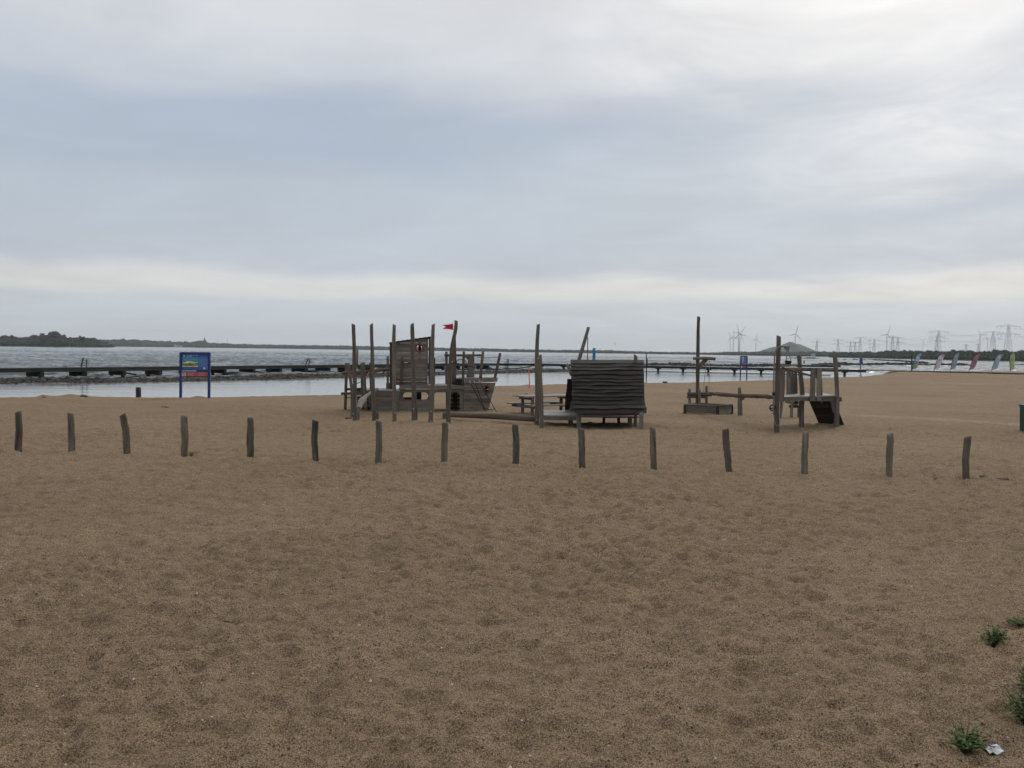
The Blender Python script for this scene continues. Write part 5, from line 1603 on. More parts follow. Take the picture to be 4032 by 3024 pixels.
    for i in range(n):
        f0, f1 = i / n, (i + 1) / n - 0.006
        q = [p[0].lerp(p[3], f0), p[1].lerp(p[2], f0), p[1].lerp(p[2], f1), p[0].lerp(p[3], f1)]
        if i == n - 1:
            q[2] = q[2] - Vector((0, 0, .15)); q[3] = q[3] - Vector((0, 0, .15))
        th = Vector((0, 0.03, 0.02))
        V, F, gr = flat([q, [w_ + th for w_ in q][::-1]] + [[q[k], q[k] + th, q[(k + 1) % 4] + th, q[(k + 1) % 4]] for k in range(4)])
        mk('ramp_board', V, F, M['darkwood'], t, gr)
    pl('brace', [(1205, 1128), (1285, 1126), (1288, 1330), (1262, 1330)], 0, 0.05, 'plank', Y3_ - 0.02)
    # hoist: bent steel pipe, pulley box, chains, bucket, winch
    Yk = Y1_ - 0.17
    pp = [(204, 1350), (206, 1000), (212, 600), (224, 320), (236, 240), (262, 182), (300, 152), (340, 148), (424, 154)]
    log('hoist_pipe', [z5(x, y, Yk) for x, y in pp], [0.021] * len(pp), M['steel'], t, seg=8, step=0.05, rough=0)
    prism('pulley_box', [(418, 152), (492, 150), (486, 206), (422, 208)], z5, Yk - 0.05, 0.10, M['steel'], t)
    for x0, x1, y0, y1 in ((436, 430, 206, 408), (470, 506, 206, 400), (432, 470, 206, 240)):
        rope('chain', [z5(x0, y0, Yk), z5((x0 + x1) / 2, (y0 + y1) / 2 + 4, Yk), z5(x1, y1, Yk)], 0.010, M['steel'], t)
    bc = z5(466, 404, Yk)
    V, F = [], []
    sc_ = 0.22307 / FPX * Yk
    prof = [(58, 0), (62, 6), (44, 66), (0, 68), (0, 60), (38, 58), (52, 4)]
    for r_, h_ in prof:
        for j in range(14):
            a = 2 * math.pi * j / 14
            V.append(bc + Vector((math.cos(a) * r_ * sc_, math.sin(a) * r_ * sc_, -h_ * sc_ - 0.004 * (r_ == 58) * math.cos(a))))
    for i in range(len(prof) - 1):
        for j in range(14):
            F.append((i * 14 + j, i * 14 + (j + 1) % 14, (i + 1) * 14 + (j + 1) % 14, (i + 1) * 14 + j))
    mk('bucket', V, F, M['black'], t, smooth=False)
    wc = z5(190, 1236, Yk + 0.02)
    ringmesh(wc, 0.075, 0.075, 0.02, M['black'], 'winch_wheel', t)
    log('winch_axle', [wc - Vector((0.09, 0, 0.02)), wc + Vector((0.12, 0.05, 0))], [0.02, 0.02], M['black'], t, seg=6, step=0.05, rough=0)
    prism('winch_guard', [(196, 965), (232, 960), (238, 1020), (200, 1024)], z5, Yk - 0.03, 0.1, M['black'], t)
    ch = [(208, 1060), (206, 1250), (212, 1420), (226, 1500), (262, 1566), (300, 1556), (330, 1470), (362, 1300), (380, 1130)]
    rope('chain_loop', [z5(x, y, Y1_ - 0.14) for x, y in ch], 0.009, M['ropelight'], t, step=0.05)
    beam('inner_board', z5(332, 1420, Y1_ + 0.9), z5(345, 1120, Y1_ + 0.9), 0.02, 0.06, M['plank'], t)
tower()
def tube_stand():
    Y = ydep(3000 + .22307 * 520, 1330 + .22307 * 1412)
    t = thing('pipe_stand', z5(520, 1412, Y), 'short wooden trestle holding a hollow log, seen under the tower', 'trestle')
    k = 0.22307 / FPX * Y
    log('leg', [z5(518, 1470, Y), z5(528, 1110, Y)], [28 * k, 27 * k], M['pole'], t, seg=10, step=0.1)
    log('leg', [z5(648, 1440, Y + 0.3), z5(645, 1200, Y + 0.3)], [20 * k, 20 * k], M['pole'], t, seg=10, step=0.1)
    beam('cross_bar', z5(482, 1212, Y), z5(668, 1214, Y), 0.06, 0.09, M['darkwood'], t)
    c = z5(608, 1150, Y - 0.1)
    d = Vector((-0.05, 1.0, 0.03)).normalized(); s = Vector((1, 0.05, 0)).normalized(); u = Vector((0, 0, 1))
    V, F, gr = [], [], []
    n = 18
    for sh, t0 in ((50, 0), (50, 0.9), (36, 0.9), (36, 0)):
        for j in range(n):
            a = 2 * math.pi * j / n
            V.append(c + d * t0 + s * math.cos(a) * sh * k + u * math.sin(a) * sh * k * 0.85); gr.append((t0, a * 0.2, 5))
    for i in range(4):
        for j in range(n):
            F.append((i * n + j, i * n + (j + 1) % n, ((i + 1) % 4) * n + (j + 1) % n, ((i + 1) % 4) * n + j))
    mk('hollow_log', V, F, M['pole'], t, gr, smooth=True)
tube_stand()

# ------------------------------------------------------------------ signs
def text_part(s, size, p, m, parent, name='lettering'):
    cu = bpy.data.curves.new('txt', 'FONT')
    cu.body = s; cu.size = size; cu.align_x = 'LEFT'
    ob = bpy.data.objects.new('txt', cu)
    COL.objects.link(ob)
    dg = bpy.context.evaluated_depsgraph_get()
    me = ob.evaluated_get(dg).to_mesh()
    V = [Vector((v.co.x, 0, v.co.y)) + p for v in me.vertices]
    F = [tuple(q.vertices) for q in me.polygons]
    bpy.data.objects.remove(ob)
    return mk(name, V, F, m, parent)
M['panelblue'] = plain('panel_blue', (0.075, 0.18, 0.42), 0.25, var=0.06)
M['panelhead'] = plain('panel_header_blue', (0.05, 0.10, 0.31), 0.25, var=0.06)
M['seablue'] = plain('map_sea', (0.05, 0.27, 0.42), 0.3, var=0.1)
M['landyellow'] = plain('map_sand', (0.70, 0.66, 0.33), 0.4)
M['landgreen'] = plain('map_green', (0.035, 0.095, 0.025), 0.4)
M['signred'] = plain('sign_red', (0.42, 0.085, 0.06), 0.4, var=0.08)
def sign_big():
    pL = gp(706, 1567); pR = gp(819, 1568)
    Y = (pL.y + pR.y) / 2
    zc = lambda x, y, Y_=Y: at(700 + x * 0.06632, 1380 + y * 0.06632, Y_)
    t = thing('info_sign', (pL.x, Y, tz(pL.x, Y)), 'large navy-framed blue information board with map and red strip', 'sign', 'blue information signs')
    for (x0, x1, yt) in ((118, 250, 130), (1800, 1930, 150)):
        a = zc((x0 + x1) / 2 - 14, 2800); q = zc((x0 + x1) / 2 + 6, yt)
        beam('sign_post', Vector((a.x, Y, tz(a.x, Y) - 0.3)), q, 0.105, 0.105, M['signblue'], t, up=Vector((0, 1, 0)))
    prism('frame_top', [(118, 180)] + [(135, 130), (180, 96), (1860, 106), (1915, 140), (1932, 190)] + [(1932, 260), (118, 240)], zc, Y - 0.06, 0.12, M['signblue'], t)
    prism('back_plate', [(240, 200), (1815, 215), (1800, 1575), (225, 1570)], zc, Y + 0.0, 0.03, M['signblue'], t)
    prism('panel', [(262, 215), (1810, 230), (1800, 1165), (248, 1160)], zc, Y - 0.012, 0.008, M['panelblue'], t)
    f = -0.018
    prism('header_band', [(262, 225), (1800, 240), (1800, 400), (262, 385)], zc, Y + f, 0.004, M['panelhead'], t)
    prism('footer_band', [(250, 985), (1490, 985), (1490, 1155), (250, 1152)], zc, Y + f, 0.004, M['panelhead'], t)
    prism('map_sea', [(275, 395), (1205, 410), (1195, 968), (268, 960)], zc, Y + f, 0.004, M['seablue'], t)
    f -= 0.006
    prism('map_land', [(272, 710), (410, 705), (500, 690), (560, 600), (590, 640), (850, 650), (930, 680), (1000, 705), (1195, 712), (1195, 960), (268, 955)], zc, Y + f, 0.004, M['landyellow'], t)
    f -= 0.006
    prism('map_green', [(275, 770), (380, 770), (480, 790), (520, 740), (560, 690), (600, 760), (660, 720), (780, 760), (940, 790), (1060, 760), (1195, 750), (1195, 830), (900, 840), (480, 850), (275, 850)], zc, Y + f, 0.004, M['landgreen'], t)
    prism('map_green', [(275, 880), (700, 860), (1195, 860), (1195, 895), (700, 905), (275, 905)], zc, Y + f, 0.004, M['landgreen'], t)
    prism('map_edge', [(275, 940), (480, 965), (1030, 965), (1195, 945), (1195, 968), (268, 968)], zc, Y + f, 0.004, M['white'], t)
    prism('map_buildings', [(520, 670), (940, 690), (980, 770), (880, 780), (820, 735), (660, 730), (620, 810), (590, 770), (500, 760)], zc, Y + f - 0.006, 0.004, M['landyellow'], t)
    # white wave-and-bird emblem, title lines, strip
    prism('emblem', [(280, 340), (330, 338), (360, 310), (320, 268), (380, 285), (430, 280), (405, 320), (435, 358), (360, 345), (280, 352)], zc, Y - 0.026, 0.003, M['white'], t)
    mpp = 0.06632 * Y / FPX
    text_part('Oostvoornse Slag', 92 * mpp, zc(535, 300) + Vector((0, -0.03, 0)), M['white'], t)
    text_part('Strandbad', 80 * mpp, zc(535, 366) + Vector((0, -0.03, 0)), M['white'], t)
    prism('white_strip', [(230, 1196), (1080, 1196), (1105, 1215), (1080, 1236), (230, 1232)], zc, Y - 0.03, 0.025, M['white'], t)
    prism('small_plate', [(1520, 1015), (1600, 1005), (1635, 1060), (1625, 1105), (1520, 1105)], zc, Y - 0.026, 0.003, M['white'], t)
    prism('red_strip', [(232, 1304), (1805, 1296), (1795, 1530), (228, 1528)], zc, Y - 0.025, 0.015, M['signred'], t)
    prism('pictogram_plate', [(236, 1312), (466, 1312), (466, 1524), (236, 1524)], zc, Y - 0.033, 0.004, M['white'], t)
    c = zc(350, 1415, Y - 0.036)
    ringmesh(c, 84 * mpp, 84 * mpp, 13 * mpp, M['signred'], 'prohibition_ring', t, depth=0.2)
    beam('prohibition_bar', zc(292, 1360, Y - 0.037), zc(410, 1474, Y - 0.037), 0.004, 30 * mpp, M['signred'], t)
    prism('pictogram', [(310, 1370), (370, 1372), (395, 1420), (372, 1450), (330, 1400)], zc, Y - 0.0345, 0.001, M['signblue'], t)
    for k, (s, x, y) in enumerate((('VERBODEN HONDEN', 560, 1350), ('op het strand', 640, 1428), ('1 april - 1 oktober', 600, 1500), ('KEIN HUNDE VERBOT', 1190, 1350), ('am strand', 1300, 1428), ('1. april - 1. oktober', 1200, 1500))):
        text_part(s, 50 * mpp, zc(x, y) + Vector((0, -0.03, 0)), M['white'], t)
sign_big()
def sign_mid():
    pL = gp(2915, 1500.0)
    Y = pL.y
    zc = lambda x, y, Y_=Y: at(2880 + x * 0.07837, 1380 + y * 0.07837, Y_)
    t = thing('info_sign', (pL.x, Y, tz(pL.x, Y)), 'narrow blue information sign with red strip by the waterline right of centre', 'sign', 'blue information signs')
    for x0, x1, xt in ((410, 470, 468), (735, 790, 790)):
        a = zc((x0 + x1) / 2, 1535); q = zc(xt, 290)
        beam('sign_post', Vector((a.x, Y, tz(a.x, Y) - 0.3)), q, 0.105, 0.105, M['signblue'], t, up=Vector((0, 1, 0)))
    prism('frame_top', [(448, 275), (815, 275), (815, 315), (448, 310)], zc, Y - 0.06, 0.12, M['signblue'], t)
    prism('back_plate', [(490, 300), (780, 300), (770, 920), (480, 910)], zc, Y, 0.04, M['signblue'], t)
    prism('panel', [(500, 312), (772, 312), (766, 715), (494, 715)], zc, Y - 0.012, 0.01, M['panelblue'], t)
    prism('red_strip', [(490, 785), (782, 785), (778, 880), (488, 876)], zc, Y - 0.014, 0.012, M['signred'], t)
    prism('pictogram_plate', [(490, 790), (540, 790), (540, 872), (490, 872)], zc, Y - 0.02, 0.004, M['white'], t)
    prism('white_oval', arc(578, 512, 48, 112, 0, 345, 24), zc, Y - 0.02, 0.006, M['white'], t)
    mpp = 0.07837 * Y / FPX
    ringmesh(zc(578, 512, Y - 0.022), 50 * mpp, 116 * mpp, 10 * mpp, M['signred'], 'prohibition_ring', t, depth=0.3)
    prism('pictogram', [(545, 480), (590, 470), (610, 560), (570, 600), (560, 530)], zc, Y - 0.024, 0.003, M['signred'], t)
    prism('title_mark', [(505, 345), (640, 335), (640, 352), (600, 376), (560, 376), (505, 385)], zc, Y - 0.018, 0.003, M['white'], t)
    prism('small_plate', [(725, 655), (765, 655), (765, 682), (725, 682)], zc, Y - 0.018, 0.003, M['white'], t)
sign_mid()
def sign_thin():
    pL = gp(3391, 1473)
    Y = pL.y
    zc = lambda x, y, Y_=Y: at(x, y, Y_)
    t = thing('info_sign', (pL.x, Y, tz(pL.x, Y)), 'far blue sign seen almost edge-on near the end of the boardwalk', 'sign', 'blue information signs')
    for x, dy in ((3388.5, 0), (3395, 0.6)):
        a = zc(x, 1472); q = zc(x + 1.0, 1410)
        beam('sign_post', Vector((a.x, Y + dy, tz(a.x, Y) - 0.3)), q + Vector((0, dy, 0)), 0.10, 0.10, M['signblue'], t, up=Vector((0, 1, 0)))
    prism('panel', [(3389, 1410.5), (3397, 1410.5), (3397, 1434), (3389, 1434)], zc, Y - 0.05, 0.5, M['panelhead'], t)
    prism('notice_strip', [(3391, 1434.5), (3396, 1434.5), (3396, 1440), (3391, 1440)], zc, Y - 0.06, 0.05, M['white'], t)
sign_thin()

# beach shower column behind the hut
def shower():
    Y = 56.0
    p = at(2337, 1440, Y)
    t = thing('beach_shower', (p.x, Y, tz(p.x, Y)), 'turquoise beach shower column rising behind the hut', 'shower')
    a = Vector((p.x, Y, tz(p.x, Y) - 0.3)); b = at(2338, 1372, Y)
    a.x = b.x - 0.02
    beam('column', a, b, 0.14, 0.14, M['cyan'], t, up=Vector((0, 1, 0)))
    beam('panel', Vector((b.x + 0.09, Y - 0.02, b.z - 1.6)), Vector((b.x + 0.09, Y - 0.02, b.z - 0.12)), 0.05, 0.1, M['cyan'], t, up=Vector((0, 1, 0)))
    beam('shower_arm', b - Vector((0.05, 0, 0.0)), at(2347, 1374.5, Y), 0.09, 0.07, M['cyan'], t)
    beam('push_button', Vector((b.x + 0.04, Y - 0.08, b.z - 1.2)), Vector((b.x + 0.04, Y - 0.12, b.z - 1.2)), 0.06, 0.06, M['steel'], t)
shower()

# ------------------------------------------------------------------ feather flags
FM = {k: plain('flag_' + k, tuple(0.10 + 1.05 * v for v in c), 0.75, var=0.12, scale=4) for k, c in {'sky': (0.13, 0.30, 0.46), 'pale': (0.42, 0.46, 0.60), 'teal': (0.10, 0.24, 0.27), 'maroon': (0.20, 0.065, 0.10), 'light': (0.16, 0.34, 0.44), 'green': (0.22, 0.34, 0.09),
      'red': (0.55, 0.10, 0.08), 'yellow': (0.62, 0.52, 0.12), 'brown': (0.22, 0.12, 0.06), 'cream': (0.55, 0.50, 0.42), 'tan': (0.42, 0.30, 0.14), 'dkmaroon': (0.10, 0.03, 0.05), 'grass': (0.12, 0.24, 0.06)}.items()}
zf = lambda x, y, Y: at(3560 + x * 0.21338, 1370 + y * 0.21338, Y)
def feather(base, pole, edge, col, label, prints):
    """pole: curve from base to tip; edge: free edge from tip down to the lower corner"""
    g0 = gp(3560 + base[0] * 0.21338, 1370 + base[1] * 0.21338)
    Y = min(g0.y, 137)
    b = zf(*base, Y)
    t = thing('feather_flag', (b.x, Y, tz(b.x, Y)), label, 'beach flag', 'feather flags on the beach')
    pw = [zf(x, y, Y) for x, y in pole]
    log('flag_pole', [Vector((pw[0].x, Y, tz(pw[0].x, Y) - 0.2))] + pw, [0.035] * (len(pw) - 2) + [0.026, 0.02, 0.015], M['black'], t, seg=6, step=0.12, rough=0)
    P = np.array(pole, float); E = np.array(edge, float)[::-1]
    def samp(A, n):
        s = np.concatenate([[0], np.cumsum(np.linalg.norm(np.diff(A, axis=0), axis=1))])
        q = np.linspace(0, s[-1], n)
        return np.stack([np.interp(q, s, A[:, 0]), np.interp(q, s, A[:, 1])], 1)
    n, k = 15, 6
    Pa, Ea = samp(P, n), samp(E, n)
    V, F = [], []
    for side in (0, 1):
        for i in range(n):
            for j in range(k):
                f = j / (k - 1)
                x, y = Pa[i] * (1 - f) + Ea[i] * f
                yy = Y + 0.10 * math.sin(f * 4.0 + i * 0.35) * f + (0.012 if side else -0.012)
                V.append(zf(x + 0.8, y, yy))
    o_ = n * k
    for i in range(n - 1):
        for j in range(k - 1):
            a = i * k + j
            F.append((a, a + 1, a + k + 1, a + k)); F.append((o_ + a, o_ + a + k, o_ + a + k + 1, o_ + a + 1))
    for i in range(n - 1):
        for j in (0, k - 1):
            F.append((i * k + j, o_ + i * k + j, o_ + (i + 1) * k + j, (i + 1) * k + j))
    for j in range(k - 1):
        for i in (0, n - 1):
            F.append((i * k + j, o_ + i * k + j, o_ + i * k + j + 1, i * k + j + 1))
    sail = mk('sail', V, F, FM[col], t, smooth=True)
    for poly, c in prints:
        prism('print', poly, zf, Y - 0.14, 0.01, FM[c], sail)
def blobp(x, y, rx, ry, lean=0.0, n=10):
    return [(x + rx * math.cos(a) + lean * ry * math.sin(a) * -0.5, y + ry * math.sin(a)) for a in [2 * math.pi * i / n for i in range(n)]]
feather((137, 413), [(137, 413), (150, 370), (180, 260), (205, 180), (240, 125), (280, 104), (322, 102)], [(322, 106), (300, 160), (272, 230), (258, 310), (240, 370), (150, 400)], 'sky', 'leftmost beach flag, blue, brown and green picture print',
        [(blobp(255, 182, 24, 22), 'cream'), (blobp(238, 225, 30, 14), 'cream'), (blobp(225, 275, 30, 26), 'brown'), ([(188, 310), (250, 308), (242, 366), (160, 395)], 'grass'), (blobp(304, 122, 12, 12), 'pale')])
feather((545, 417), [(545, 417), (575, 330), (605, 230), (632, 165), (665, 130), (700, 118), (750, 122)], [(750, 128), (725, 190), (695, 270), (665, 340), (645, 385), (558, 402)], 'pale', 'pale lilac-white beach flag with yellow and red ice lolly, second from left',
        [([(610, 330), (650, 325), (656, 255), (632, 250)], 'yellow'), ([(636, 255), (660, 245), (668, 210), (650, 206)], 'red'), (blobp(710, 144, 17, 18), 'red'), (blobp(586, 362, 12, 11), 'red')])
feather((855, 413), [(855, 413), (868, 350), (885, 260), (905, 180), (935, 120), (970, 96), (1022, 96)], [(1018, 104), (992, 190), (972, 280), (955, 340), (948, 380), (870, 396)], 'teal', 'teal green beach flag third from left',
        [([(922, 300), (934, 300), (946, 190), (934, 190)], 'tan'), (blobp(996, 112, 12, 10), 'red'), (blobp(885, 356, 10, 12), 'red'), (blobp(965, 158, 22, 24), 'light')])
feather((1200, 419), [(1200, 419), (1225, 330), (1255, 240), (1290, 165), (1325, 125), (1365, 110), (1410, 114)], [(1406, 122), (1365, 210), (1325, 320), (1288, 382), (1212, 404)], 'maroon', 'dark maroon beach flag in the middle of the row',
        [(blobp(1306, 235, 18, 26), 'dkmaroon'), (blobp(1345, 158, 16, 14), 'red')])
feather((1612, 418), [(1612, 418), (1635, 340), (1665, 240), (1700, 165), (1740, 125), (1785, 112), (1830, 122)], [(1826, 128), (1788, 190), (1755, 270), (1735, 340), (1716, 390), (1626, 402)], 'light', 'light blue beach flag second from right',
        [([(1690, 325), (1706, 325), (1736, 205), (1716, 205)], 'tan'), (blobp(1806, 128, 14, 11), 'red'), (blobp(1648, 368, 14, 11), 'red'), (blobp(1756, 172, 22, 26), 'pale')])
feather((1956, 432), [(1956, 432), (1950, 330), (1947, 220), (1950, 160), (1966, 120), (1990, 100), (2040, 92)], [(2042, 98), (2046, 180), (2042, 270), (2038, 340), (2036, 385), (1960, 412)], 'green', 'lime green beach flag, rightmost of the row',
        [([(1982, 235), (2008, 235), (2002, 190), (1990, 190)], 'brown'), (blobp(1994, 275, 20, 36), 'tan'), (blobp(2022, 112, 14, 8), 'red'), (blobp(1974, 374, 10, 10), 'red')])

# ------------------------------------------------------------------ bin at the right edge
def bin_():
    p = gp(4028, 1704)
    x0 = at(4018, 1650, p.y).x + 0.34
    Y = p.y
    zt_ = at(4020, 1592, Y).z
    z0 = tz(x0, Y)
    t = thing('litter_bin', (x0 + 0.29, Y + 0.3, z0), 'dark green litter bin with blue lid at the right edge', 'litter bin')
    def box(nm, a, b, c, d, za, zb, m, tp=0.0):
        V = [(a, c, za), (b, c, za), (b, d, za), (a, d, za), (a - tp, c - tp, zb), (b + tp, c - tp, zb), (b + tp, d + tp, zb), (a - tp, d + tp, zb)]
        mk(nm, V, [(3, 2, 1, 0), (4, 5, 6, 7), (0, 1, 5, 4), (1, 2, 6, 5), (2, 3, 7, 6), (3, 0, 4, 7)], M[m], t)
    box('bin_body', x0, x0 + 0.58, Y, Y + 0.58, z0 + 0.02, zt_ - 0.10, 'bin', 0.012)
    box('bin_lid', x0 - 0.03, x0 + 0.61, Y - 0.03, Y + 0.61, zt_ - 0.098, zt_ - 0.03, 'binlid')
    box('lid_hump', x0 + 0.06, x0 + 0.52, Y + 0.06, Y + 0.52, zt_ - 0.029, zt_ + 0.02, 'binlid', -0.05)
    box('base_plate', x0 - 0.08, x0 + 0.66, Y - 0.08, Y + 0.66, z0 - 0.1, z0 + 0.018, 'brown')
    for s in (0.08, 0.5):
        box('rib', x0 + s - 0.015, x0 + s + 0.015, Y - 0.025, Y - 0.013, z0 + 0.1, zt_ - 0.16, 'bin')
bin_()

# ------------------------------------------------------------------ shoreline odds and ends
def lump(name, px, py, size, m, label, cat, flatz=0.6, stretch=1.5, lift=0.3):
    p = gp(px, py)
    v, f = random.choice(STV)
    s = size * p.y / FPX / 2
    V = [Vector((a[0] * s * stretch, a[1] * s, a[2] * s * flatz * 1.4)) + p + Vector((0, 0, s * flatz * lift)) for a in v]
    return tag(mk(name, V, [tuple(q) for q in f], m, loc=p, gr=[(0, 0, 0)] * len(V)), label, cat)
p = onz(545, 1566, 0.07)
o = log('mooring_stump', [Vector((p.x, p.y, -0.5)), Vector((p.x, p.y, 0.4)), at(545, 1525, p.y)], [0.125, 0.125, 0.118], M['pier'], loc=p, seg=4, step=0.15, rough=0.06)
tag(o, 'squat dark square stump at the waterline left of the big sign', 'stump')
lump('beach_stone', 330, 1562, 22, M['stone'], 'grey rounded stone at the waterline near the left edge', 'stone')
lump('beach_stone', 170, 1564, 18, M['stone'], 'small flat stone at the waterline at far left', 'stone', 0.3)
lump('driftwood_chunk', 652, 1605, 22, M['brown'], 'brown driftwood chunk on the sand below the big sign', 'driftwood', 0.5)
lump('seaweed_clump', 1372, 1648, 24, M['bark'], 'dark seaweed clump beside the climbing frame foot', 'seaweed', 0.3)
lump('driftwood_chunk', 2070, 1552, 10, M['brown'], 'small brown driftwood chunk left of the pole pair', 'driftwood', 0.5)
p = onz(2618, 1507, 0.10)
beam_o = beam('timber_block', Vector((p.x - 0.18, p.y, 0.12)), Vector((p.x + 0.18, p.y, 0.12)), 0.2, 0.17, M['darkwood'], loc=(p.x, p.y, 0.05))
tag(beam_o, 'small dark timber block on the waterline right of the hut', 'timber block')
for (x0, y0, x1, y1, r, lb) in ((3815, 1884, 3880, 1880, 0.026, 'dark wood scrap lying right beside the rightmost post'), (3925, 1888, 3968, 1897, 0.03, 'dark wood scrap further right of the rightmost post'), (3795, 1887, 3812, 1888, 0.03, 'small dark wood scrap at the foot of the rightmost post')):
    a, b = gp(x0, y0), gp(x1, y1)
    o = log('wood_scrap', [a + Vector((0, 0, 0.015)), b + Vector((0, 0, 0.02))], [r * 0.55, r], M['brown'], loc=a, seg=7, step=0.06, rough=0.12)
    tag(o, lb, 'wood scrap')
# gull in flight
p = at(2422, 1354, 190)
t = thing('gull', p, 'tiny gull in flight above the far shore right of the hut', 'bird')
log('body', [p + Vector((0.05, 0.2, 0.1)), p, p + Vector((-0.03, -0.22, -0.08))], [0.03, 0.09, 0.04], M['pylon'], t, seg=8, step=0.08, rough=0)
for s in (-1, 1):
    w0 = p; w1 = p + Vector((s * -0.05, 0, s * 0.22 + 0.05)); w2 = p + Vector((s * -0.14, 0.05, s * 0.52))
    V = [w0 + Vector((0, -.09, 0)), w0 + Vector((0, .09, 0)), w1 + Vector((0, -.1, 0)), w1 + Vector((0, .08, 0)), w2 + Vector((0, .06, 0))]
    V += [v + Vector((0.02, 0, 0.0)) for v in V]
    mk('wing', V, [(0, 1, 3, 2), (2, 3, 4), (5, 7, 8, 6), (7, 9, 8), (0, 2, 7, 5), (2, 4, 9, 7), (1, 6, 8, 3), (3, 8, 9, 4)], M['pylon'], t)

# ------------------------------------------------------------------ plants and litter
def weed(px, py, size_px, label, n=70, tall=1.0, leafl=0.28, flatw=1.0):
    p = gp(px, py)
    h = size_px * p.y / FPX
    t = thing('beach_weed', p, label, 'weed', 'green weeds on the sand')
    V, F = [], []
    sv, sf, sgr = [], [], []
    ns = max(4, n // 9)
    for k in range(ns):
        a = random.uniform(0, 6.28); ln = h * random.uniform(0.55, 1.05)
        tip = p + Vector((math.cos(a) * ln * random.uniform(0.25, 0.85) * flatw, math.sin(a) * ln * 0.6 * flatw, ln * tall * random.uniform(0.25, 1.0)))
        midp = p.lerp(tip, 0.5) + Vector((0, 0, ln * 0.12))
        v, f, gr = tube([p - Vector((0, 0, .02)), midp, tip], [h * 0.014, h * 0.011, h * 0.006], seg=5, step=h * 0.25, rough=0)
        o_ = len(sv); sv += v; sf += [tuple(i + o_ for i in q) for q in f]; sgr += gr
        for j in range(n // ns + 2):
            f_ = random.uniform(0.08, 1.02)
            c = (p.lerp(midp, f_ * 2) if f_ < 0.5 else midp.lerp(tip, f_ * 2 - 1))
            b = random.uniform(0, 6.28)
            d = Vector((math.cos(b), math.sin(b) * 0.8, random.uniform(-0.1, 0.7))).normalized()
            L = h * leafl * random.uniform(0.6, 1.2)
            s = d.cross(Vector((random.uniform(-.3, .3), random.uniform(-.3, .3), 1))).normalized() * L * 0.26
            up_ = Vector((0, 0, L * 0.10))
            i = len(V)
            V += [c, c + d * L * 0.45 + s + up_, c + d * L - up_ * 0.6, c + d * L * 0.45 - s + up_, c + d * L * 0.5 + up_ * 0.3]
            F += [(i, i + 4, i + 1), (i + 1, i + 4, i + 2), (i, i + 3, i + 4), (i + 4, i + 3, i + 2)]
    mk('stem', sv, sf, M['stem'], t, sgr)
    lf = mk('leaves', V, F, M['weed'], t)
    lf['kind'] = 'stuff'
weed(3800, 2955, 120, 'bushy green weed at the bottom beside the white litter', 520, 0.95, 0.19, 1.15)
weed(3912, 2538, 96, 'green leafy weed on the sand at the right, above the middle of the lower corner', 380, 1.0, 0.19, 1.05)
weed(4008, 2462, 58, 'small flat weed tuft at the right edge above the leafy weed', 200, 0.45, 0.24, 1.5)
weed(4050, 2860, 150, 'large green bush cut off by the right edge', 900, 1.1, 0.14)
weed(4062, 2740, 120, 'tall green weed cut off by the right edge behind the large bush', 600, 1.3, 0.15)
weed(752, 1797, 22, 'tiny green sprout at the foot of the fourth post', 24, 1.0, 0.5)
weed(2030, 1829, 12, 'thin green sprig left of the ninth post', 16, 0.35, 0.6, 2.5)
weed(1995, 1832, 13, 'flat green sprig just left of the ninth post foot', 18, 0.3, 0.6, 2.5)
weed(2105, 1835, 14, 'small green sprig right of the ninth post', 14, 0.8, 0.5)
weed(1940, 1832, 14, 'small green sprig further left of the ninth post', 14, 0.8, 0.5)
weed(3680, 1890, 22, 'sparse grassy sprig between the two rightmost posts', 14, 1.0, 0.5)
weed(990, 1806, 12, 'flat green sprig at the foot of the fifth post', 14, 0.4, 0.5, 2.0)
def litter():
    c = gp(3915, 2965)
    t = thing('paper_wrapper', c, 'crumpled white and blue wrapper lying on the sand bottom right', 'litter')
    n, k = 9, 6
    V, F = [], []
    for i in range(n):
        for j in range(k):
            x = (i / (n - 1) - 0.5) * 0.072; y = (j / (k - 1) - 0.5) * 0.055
            V.append(c + Vector((x, y, 0.010 + 0.006 * math.sin(i * 1.3 + j * 0.7) + random.uniform(-.003, .003) + 0.006 * (i > 5))))
    m0 = n * k
    V += [v - Vector((0, 0, 0.002)) for v in V]
    for i in range(n - 1):
        for j in range(k - 1):
            a = i * k + j
            F += [(a, a + k, a + k + 1, a + 1), (m0 + a, m0 + a + 1, m0 + a + k + 1, m0 + a + k)]
    mk('wrapper_sheet', V, F, plain('wrapper_paper', (0.62, 0.62, 0.63), 0.5, var=0.12, scale=40), t, smooth=True)
    pv = [c + Vector((x, y, 0.027 + 0.002 * math.sin(x * 300))) for x, y in ((-0.01, 0.012), (0.02, 0.010), (0.026, 0.024), (-0.004, 0.026))]
    mk('blue_print', pv, [(0, 1, 2, 3)], M['panelblue'], t)
    pv = [c + Vector((x, y, 0.027)) for x, y in ((-0.032, -0.02), (-0.018, -0.020), (-0.020, -0.008), (-0.031, -0.006))]
    mk('dark_print', pv, [(0, 1, 2, 3)], M['black'], t)
litter()

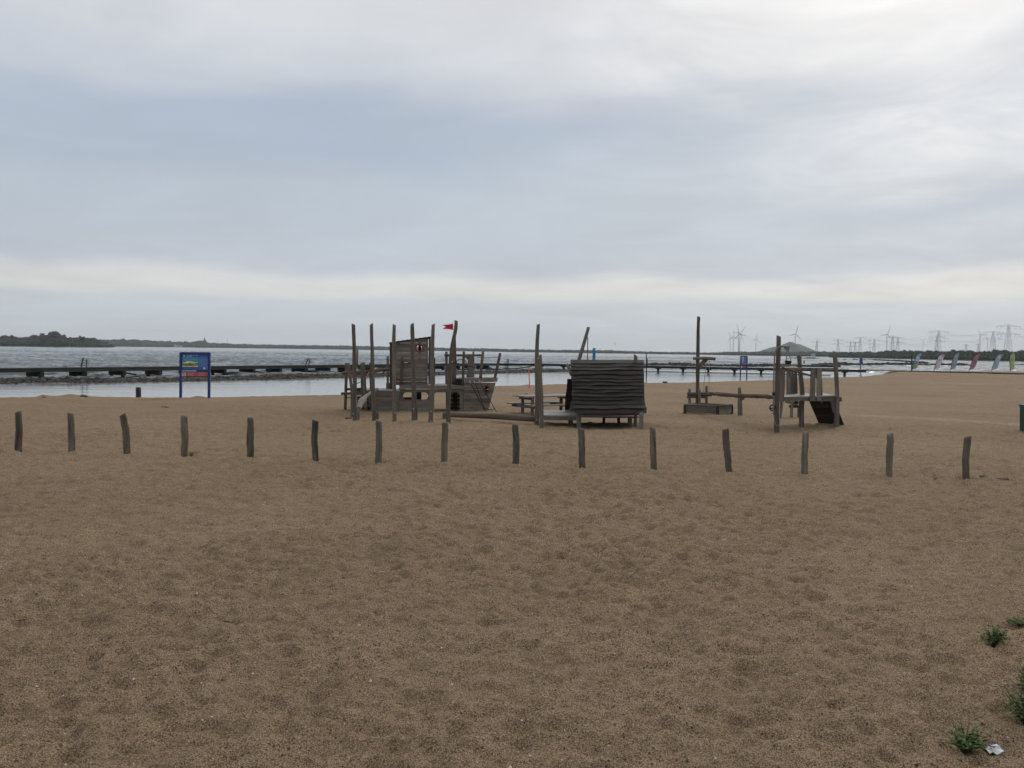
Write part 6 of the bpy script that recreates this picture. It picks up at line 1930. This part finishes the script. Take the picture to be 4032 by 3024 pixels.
# shells, crumbs and twigs scattered on the sand (nobody could count them)
def ground_z(x, y):
    return terrain(x, y)
def scatter(name, n, size, m, label, cat, twig=False, ymax=22, ymin=2.8):
    yy = ymin * (ymax / ymin) ** RNG.uniform(0, 1, n)
    xx = RNG.uniform(-1, 1, n) * (0.66 * yy + 0.6)
    # same relief as the sand sheet (coarse part); pieces sit half sunk
    dg = bpy.context.evaluated_depsgraph_get()
    sand = bpy.data.objects['sand_beach']
    V, F = [], []
    for x, y in zip(xx, yy):
        ok, loc, nrm, idx = sand.ray_cast(Vector((x, y, 5)), Vector((0, 0, -1)))
        if not ok: continue
        s = size * RNG.lognormal(0, 0.45)
        a = RNG.uniform(0, 6.28); ca, sa = math.cos(a), math.sin(a)
        L, W, H = (s * RNG.uniform(1.5, 5), s * 0.35, s * 0.35) if twig else (s, s * RNG.uniform(0.5, 0.9), s * RNG.uniform(0.25, 0.6))
        i = len(V)
        for dx, dy, dz in ((-1, 0, 0.1), (0, -1, 0.25), (1, 0, 0.0), (0, 1, 0.2), (RNG.uniform(-.3, .3), RNG.uniform(-.3, .3), 1.0)):
            V.append(loc + Vector(((dx * L * ca - dy * W * sa) / 2, (dx * L * sa + dy * W * ca) / 2, dz * H - 0.001)))
        F += [(i, i + 1, i + 4), (i + 1, i + 2, i + 4), (i + 2, i + 3, i + 4), (i + 3, i, i + 4)]
    tag(mk(name, V, F, m), label, cat, kind='stuff')
M['shell'] = plain('shell_white', (0.62, 0.58, 0.51), 0.6, var=0.2, scale=8)
M['crumb'] = plain('dark_crumb', (0.055, 0.042, 0.032), 0.9, var=0.3, scale=8)
scatter('shell_fragments', 1500, 0.008, M['shell'], 'tiny white shell fragments scattered over the sand', 'shells')
scatter('dark_crumbs', 9000, 0.0065, M['crumb'], 'dark crumbs of bark and soil scattered over the sand', 'debris')
scatter('twig_debris', 1300, 0.007, M['crumb'], 'short dark twigs scattered over the sand', 'debris', twig=True)

# ------------------------------------------------------------------ haze over the lake
def haze():
    x0, x1, y0, y1, z0, z1_ = -6600, 6600, -60, 9100, -3.0, 160.0
    V = [(x, y, z) for z in (z0, z1_) for y in (y0, y1) for x in (x0, x1)]
    F = [(0, 2, 3, 1), (4, 5, 7, 6), (0, 1, 5, 4), (2, 6, 7, 3), (0, 4, 6, 2), (1, 3, 7, 5)]
    m, gg = material('haze')
    v = gg.n('ShaderNodeVolumePrincipled', None, Color=(0.94, 0.97, 1.0), Density=1.05e-4, Anisotropy=0.2)
    o = gg.n('ShaderNodeOutputMaterial')
    gg.t.links.new(v.outputs[0], o.inputs['Volume'])
    ob = mk('haze', V, F, m)
    tag(ob, 'thin pale haze over the lake', 'haze', kind='stuff')
haze()
